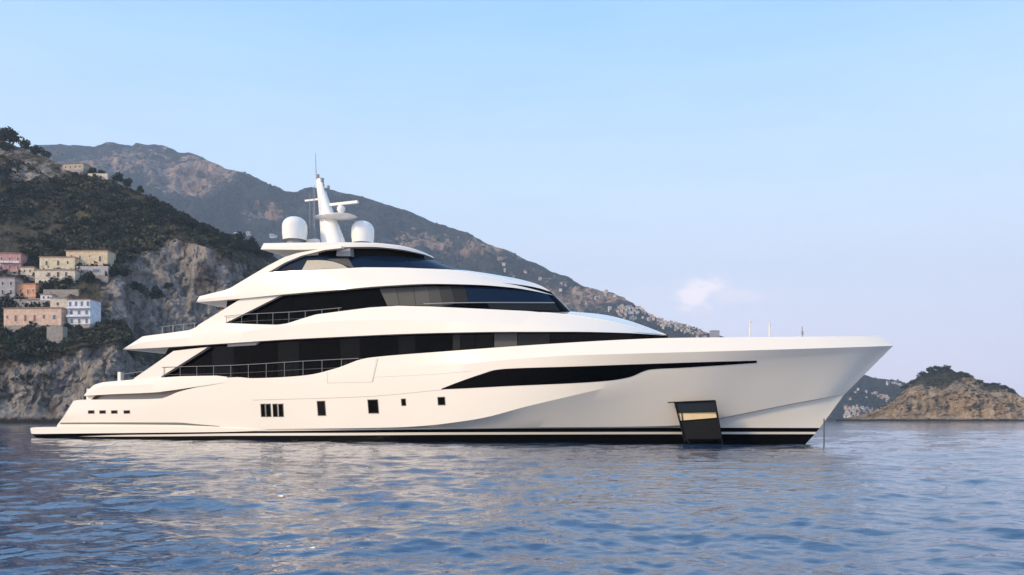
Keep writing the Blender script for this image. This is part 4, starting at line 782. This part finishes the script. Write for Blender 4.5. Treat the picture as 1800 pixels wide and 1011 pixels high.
villa('white_house', 117, 160, 527, 570, 'white', 'tall blue and white house with arched openings and balconies', row(4, 0.83, 1.3, 2.4, 0.12, 0.9)+row(3, 0.47, 1.4, 2.2, 0.18, 0.85)+row(3, 0.13, 1.3, 2.2, 0.2, 0.85), BLUE, yaw=-0.12, balcony=[(0.02, 0.98, 0.64), (0.02, 0.98, 0.3)], base=5, trimcol=PL['white'])
villa('white_cottage', 71, 91, 518, 528, 'white', 'low white cottage right of the orange house', [(0.3, 0.5, 0.9, 1.2), (0.7, 0.5, 0.9, 1.2)], DARK, depth=5, base=4)
villa('pink_cottage', 36, 60, 470, 484, 'cream', 'small pale cottage half hidden by trees between the pink house and the cream house', [(0.3, 0.55, 0.9, 1.4), (0.7, 0.55, 0.9, 1.4)], DARK, depth=6, base=4)
villa('shed', 46, 84, 527, 537, 'grey', 'low grey shed roofed building just above the peach villa', [(0.25, 0.5, 1.2, 1.3), (0.6, 0.5, 1.2, 1.3)], DARK, depth=4, base=4)
villa('hilltop_villa', 108, 148, 288, 299, 'sandy', 'low cream villa with a pitched roof on the ridge at the top of the hillside', row(4, 0.5, 1.2, 1.6, 0.15, 0.85), DARK, yaw=-0.15, base=3)
villa('ridge_wall', 154, 189, 305, 311, 'cream', 'white garden wall on the ridge under the two dark trimmed trees', [], roof=None, depth=1.2, base=3, cat='wall', group='terrace walls of the village', found='cream')
villa('terrace_wall', -6, 62, 526, 533, 'stone', 'long grey terrace wall between the orange house and the peach villa', [], roof=None, depth=3, base=3, cat='wall', group='terrace walls of the village')
villa('terrace_wall', 76, 138, 509, 517, 'stone', 'grey terrace wall above the cream and the blue and white houses', [], roof=None, depth=3, base=3, cat='wall', group='terrace walls of the village')

# ------------------------------------------------------------------ far towns: every house an object
fw_c = [(0.62, 0.56, 0.48), (0.60, 0.48, 0.38), (0.66, 0.62, 0.58), (0.58, 0.40, 0.32), (0.55, 0.50, 0.40)]
fmats = [plaster('far_plaster', c) for c in fw_c]
def far_mesh(nw, nf, mm):
    mb = MB(); W, H, Dp = 1.0, 1.0, 0.9; nx, nz = 2*nw+1, 2*nf+1
    xs = np.linspace(-W/2, W/2, nx+1); zs = np.linspace(0, H, nz+1); V = [(x, -Dp/2, z) for z in zs for x in xs]; n = nx+1
    for j in range(nz):
        for i in range(nx): mb.f.append((j*n+i, j*n+i+1, (j+1)*n+i+1, (j+1)*n+i)); mb.m.append(1 if i % 2 and j % 2 else 0)
    b = len(V); V += [(-W/2, Dp/2, 0), (W/2, Dp/2, 0), (W/2, Dp/2, H), (-W/2, Dp/2, H), (-W/2, -Dp/2, -0.8), (W/2, -Dp/2, -0.8), (W/2, Dp/2, -0.8), (-W/2, Dp/2, -0.8)]
    mb.f += [(b+1, b, b+3, b+2), (0, b, b+3, nz*n), (nx, nz*n+nx, b+2, b+1), (b+4, b+5, nx, 0), (b+5, b+6, b+1, nx), (b+7, b+4, 0, b)]; mb.m += [0]*6
    mb.f.append((nz*n, nz*n+nx, b+2, b+3)); mb.m.append(2); mb.v = V; return mb.mesh('far_house', [mm, DARK, TILE])
FM = [far_mesh(a, b_, m_) for m_ in fmats for a, b_ in ((2, 1), (3, 2))]
def town(n, spots, b, label, group, seed, smin=7, smax=13, pale=None):
    rd = random.Random(seed); c = 0; tries = 0; used = []
    while c < n and tries < n*40:
        tries += 1; (cx, cy, sx, sy, sl_) = rd.choice(spots); dx = rd.uniform(-1, 1)*sx; x = cx+dx; y = cy+rd.uniform(-1, 1)*sy+dx*sl_
        h = ground(b, x, y)
        if h is None or h.z < 4 or any((p-h).length < 8 for p in used): continue
        used.append(h); o = link('far_house', rd.choice(pale or FM)); s = rd.uniform(smin, smax); o.scale = (s, s*0.9, s*rd.uniform(0.55, 0.95)); o.location = h+Vector((0, s*0.15, -0.3)); o.rotation_euler.z = rd.uniform(-0.5, 0.5); tag(o, label, 'house', group); c += 1
town(48, [(1130, 552, 42, 12, 0.12), (1110, 545, 25, 6, 0)], BM, 'tiny pale house among the hillside houses behind the yacht foredeck', 'houses of the far hillside town', 5, 6, 11)
town(62, [(1205, 575, 40, 14, 0.22), (1180, 566, 25, 10, 0.1)], BM, 'tiny house of the hazy town where the mountain meets the white bow', 'houses of the town above the bow', 6, 6, 11)
town(14, [(1040, 520, 50, 20, 0.3), (940, 490, 60, 14, 0.3)], BM, 'lone tiny house scattered on the hazy mountain slope', 'scattered mountain houses', 7, 8, 12)
town(34, [(1508, 726, 24, 7, 0.0), (1500, 719, 16, 4, 0)], BM, 'tiny pinkish house on the far shore right of the stem', 'houses on the far shore', 8, 6, 10, FM[2:4]+FM[6:8]+FM[:2])
town(7, [(1548, 697, 12, 3, 0.35)], BM, 'orange tinted house high on the slope behind the rocky headland', 'houses on the slope behind the headland', 9, 8, 12, FM[2:4]+FM[6:8])
town(5, [(1572, 675, 12, 2, 0.1)], BM, 'tiny pale house on the ridge left of the rocky headland', 'houses on the distant ridge', 10, 7, 10, FM[4:6])
town(6, [(1515, 690, 25, 14, 0.1)], BM, 'tiny pale house dotted on the wooded slope right of the stem', 'houses on the wooded slope', 12, 6, 9, FM[4:6]+FM[:2])
town(4, [(425, 413, 12, 2, 0), (480, 416, 6, 2, 0)], BM, 'tiny pale building on the mountain foot left of the white dome', 'buildings at the mountain foot', 13, 12, 18, FM[4:6])
# square tower block on the ridge end
h = ground(BM, 1256, 594) or ground(BM, 1256, 600)
if h is not None:
    m_ = h.y/F; kt = tag(empty('ridge_tower', (h.x, h.y, h.z-4)), 'square grey tower block on the low end of the mountain ridge above the bow', 'tower')
    mb = MB(); mb.box((0, 0, 7*m_), (15*m_, 10*m_, 14*m_)); mb.build('wall', PL['grey'], kt); mb = MB(); mb.box((0, 0, 14.35*m_), (16*m_, 11*m_, 0.7*m_)); mb.build('parapet', PL['stone'], kt)
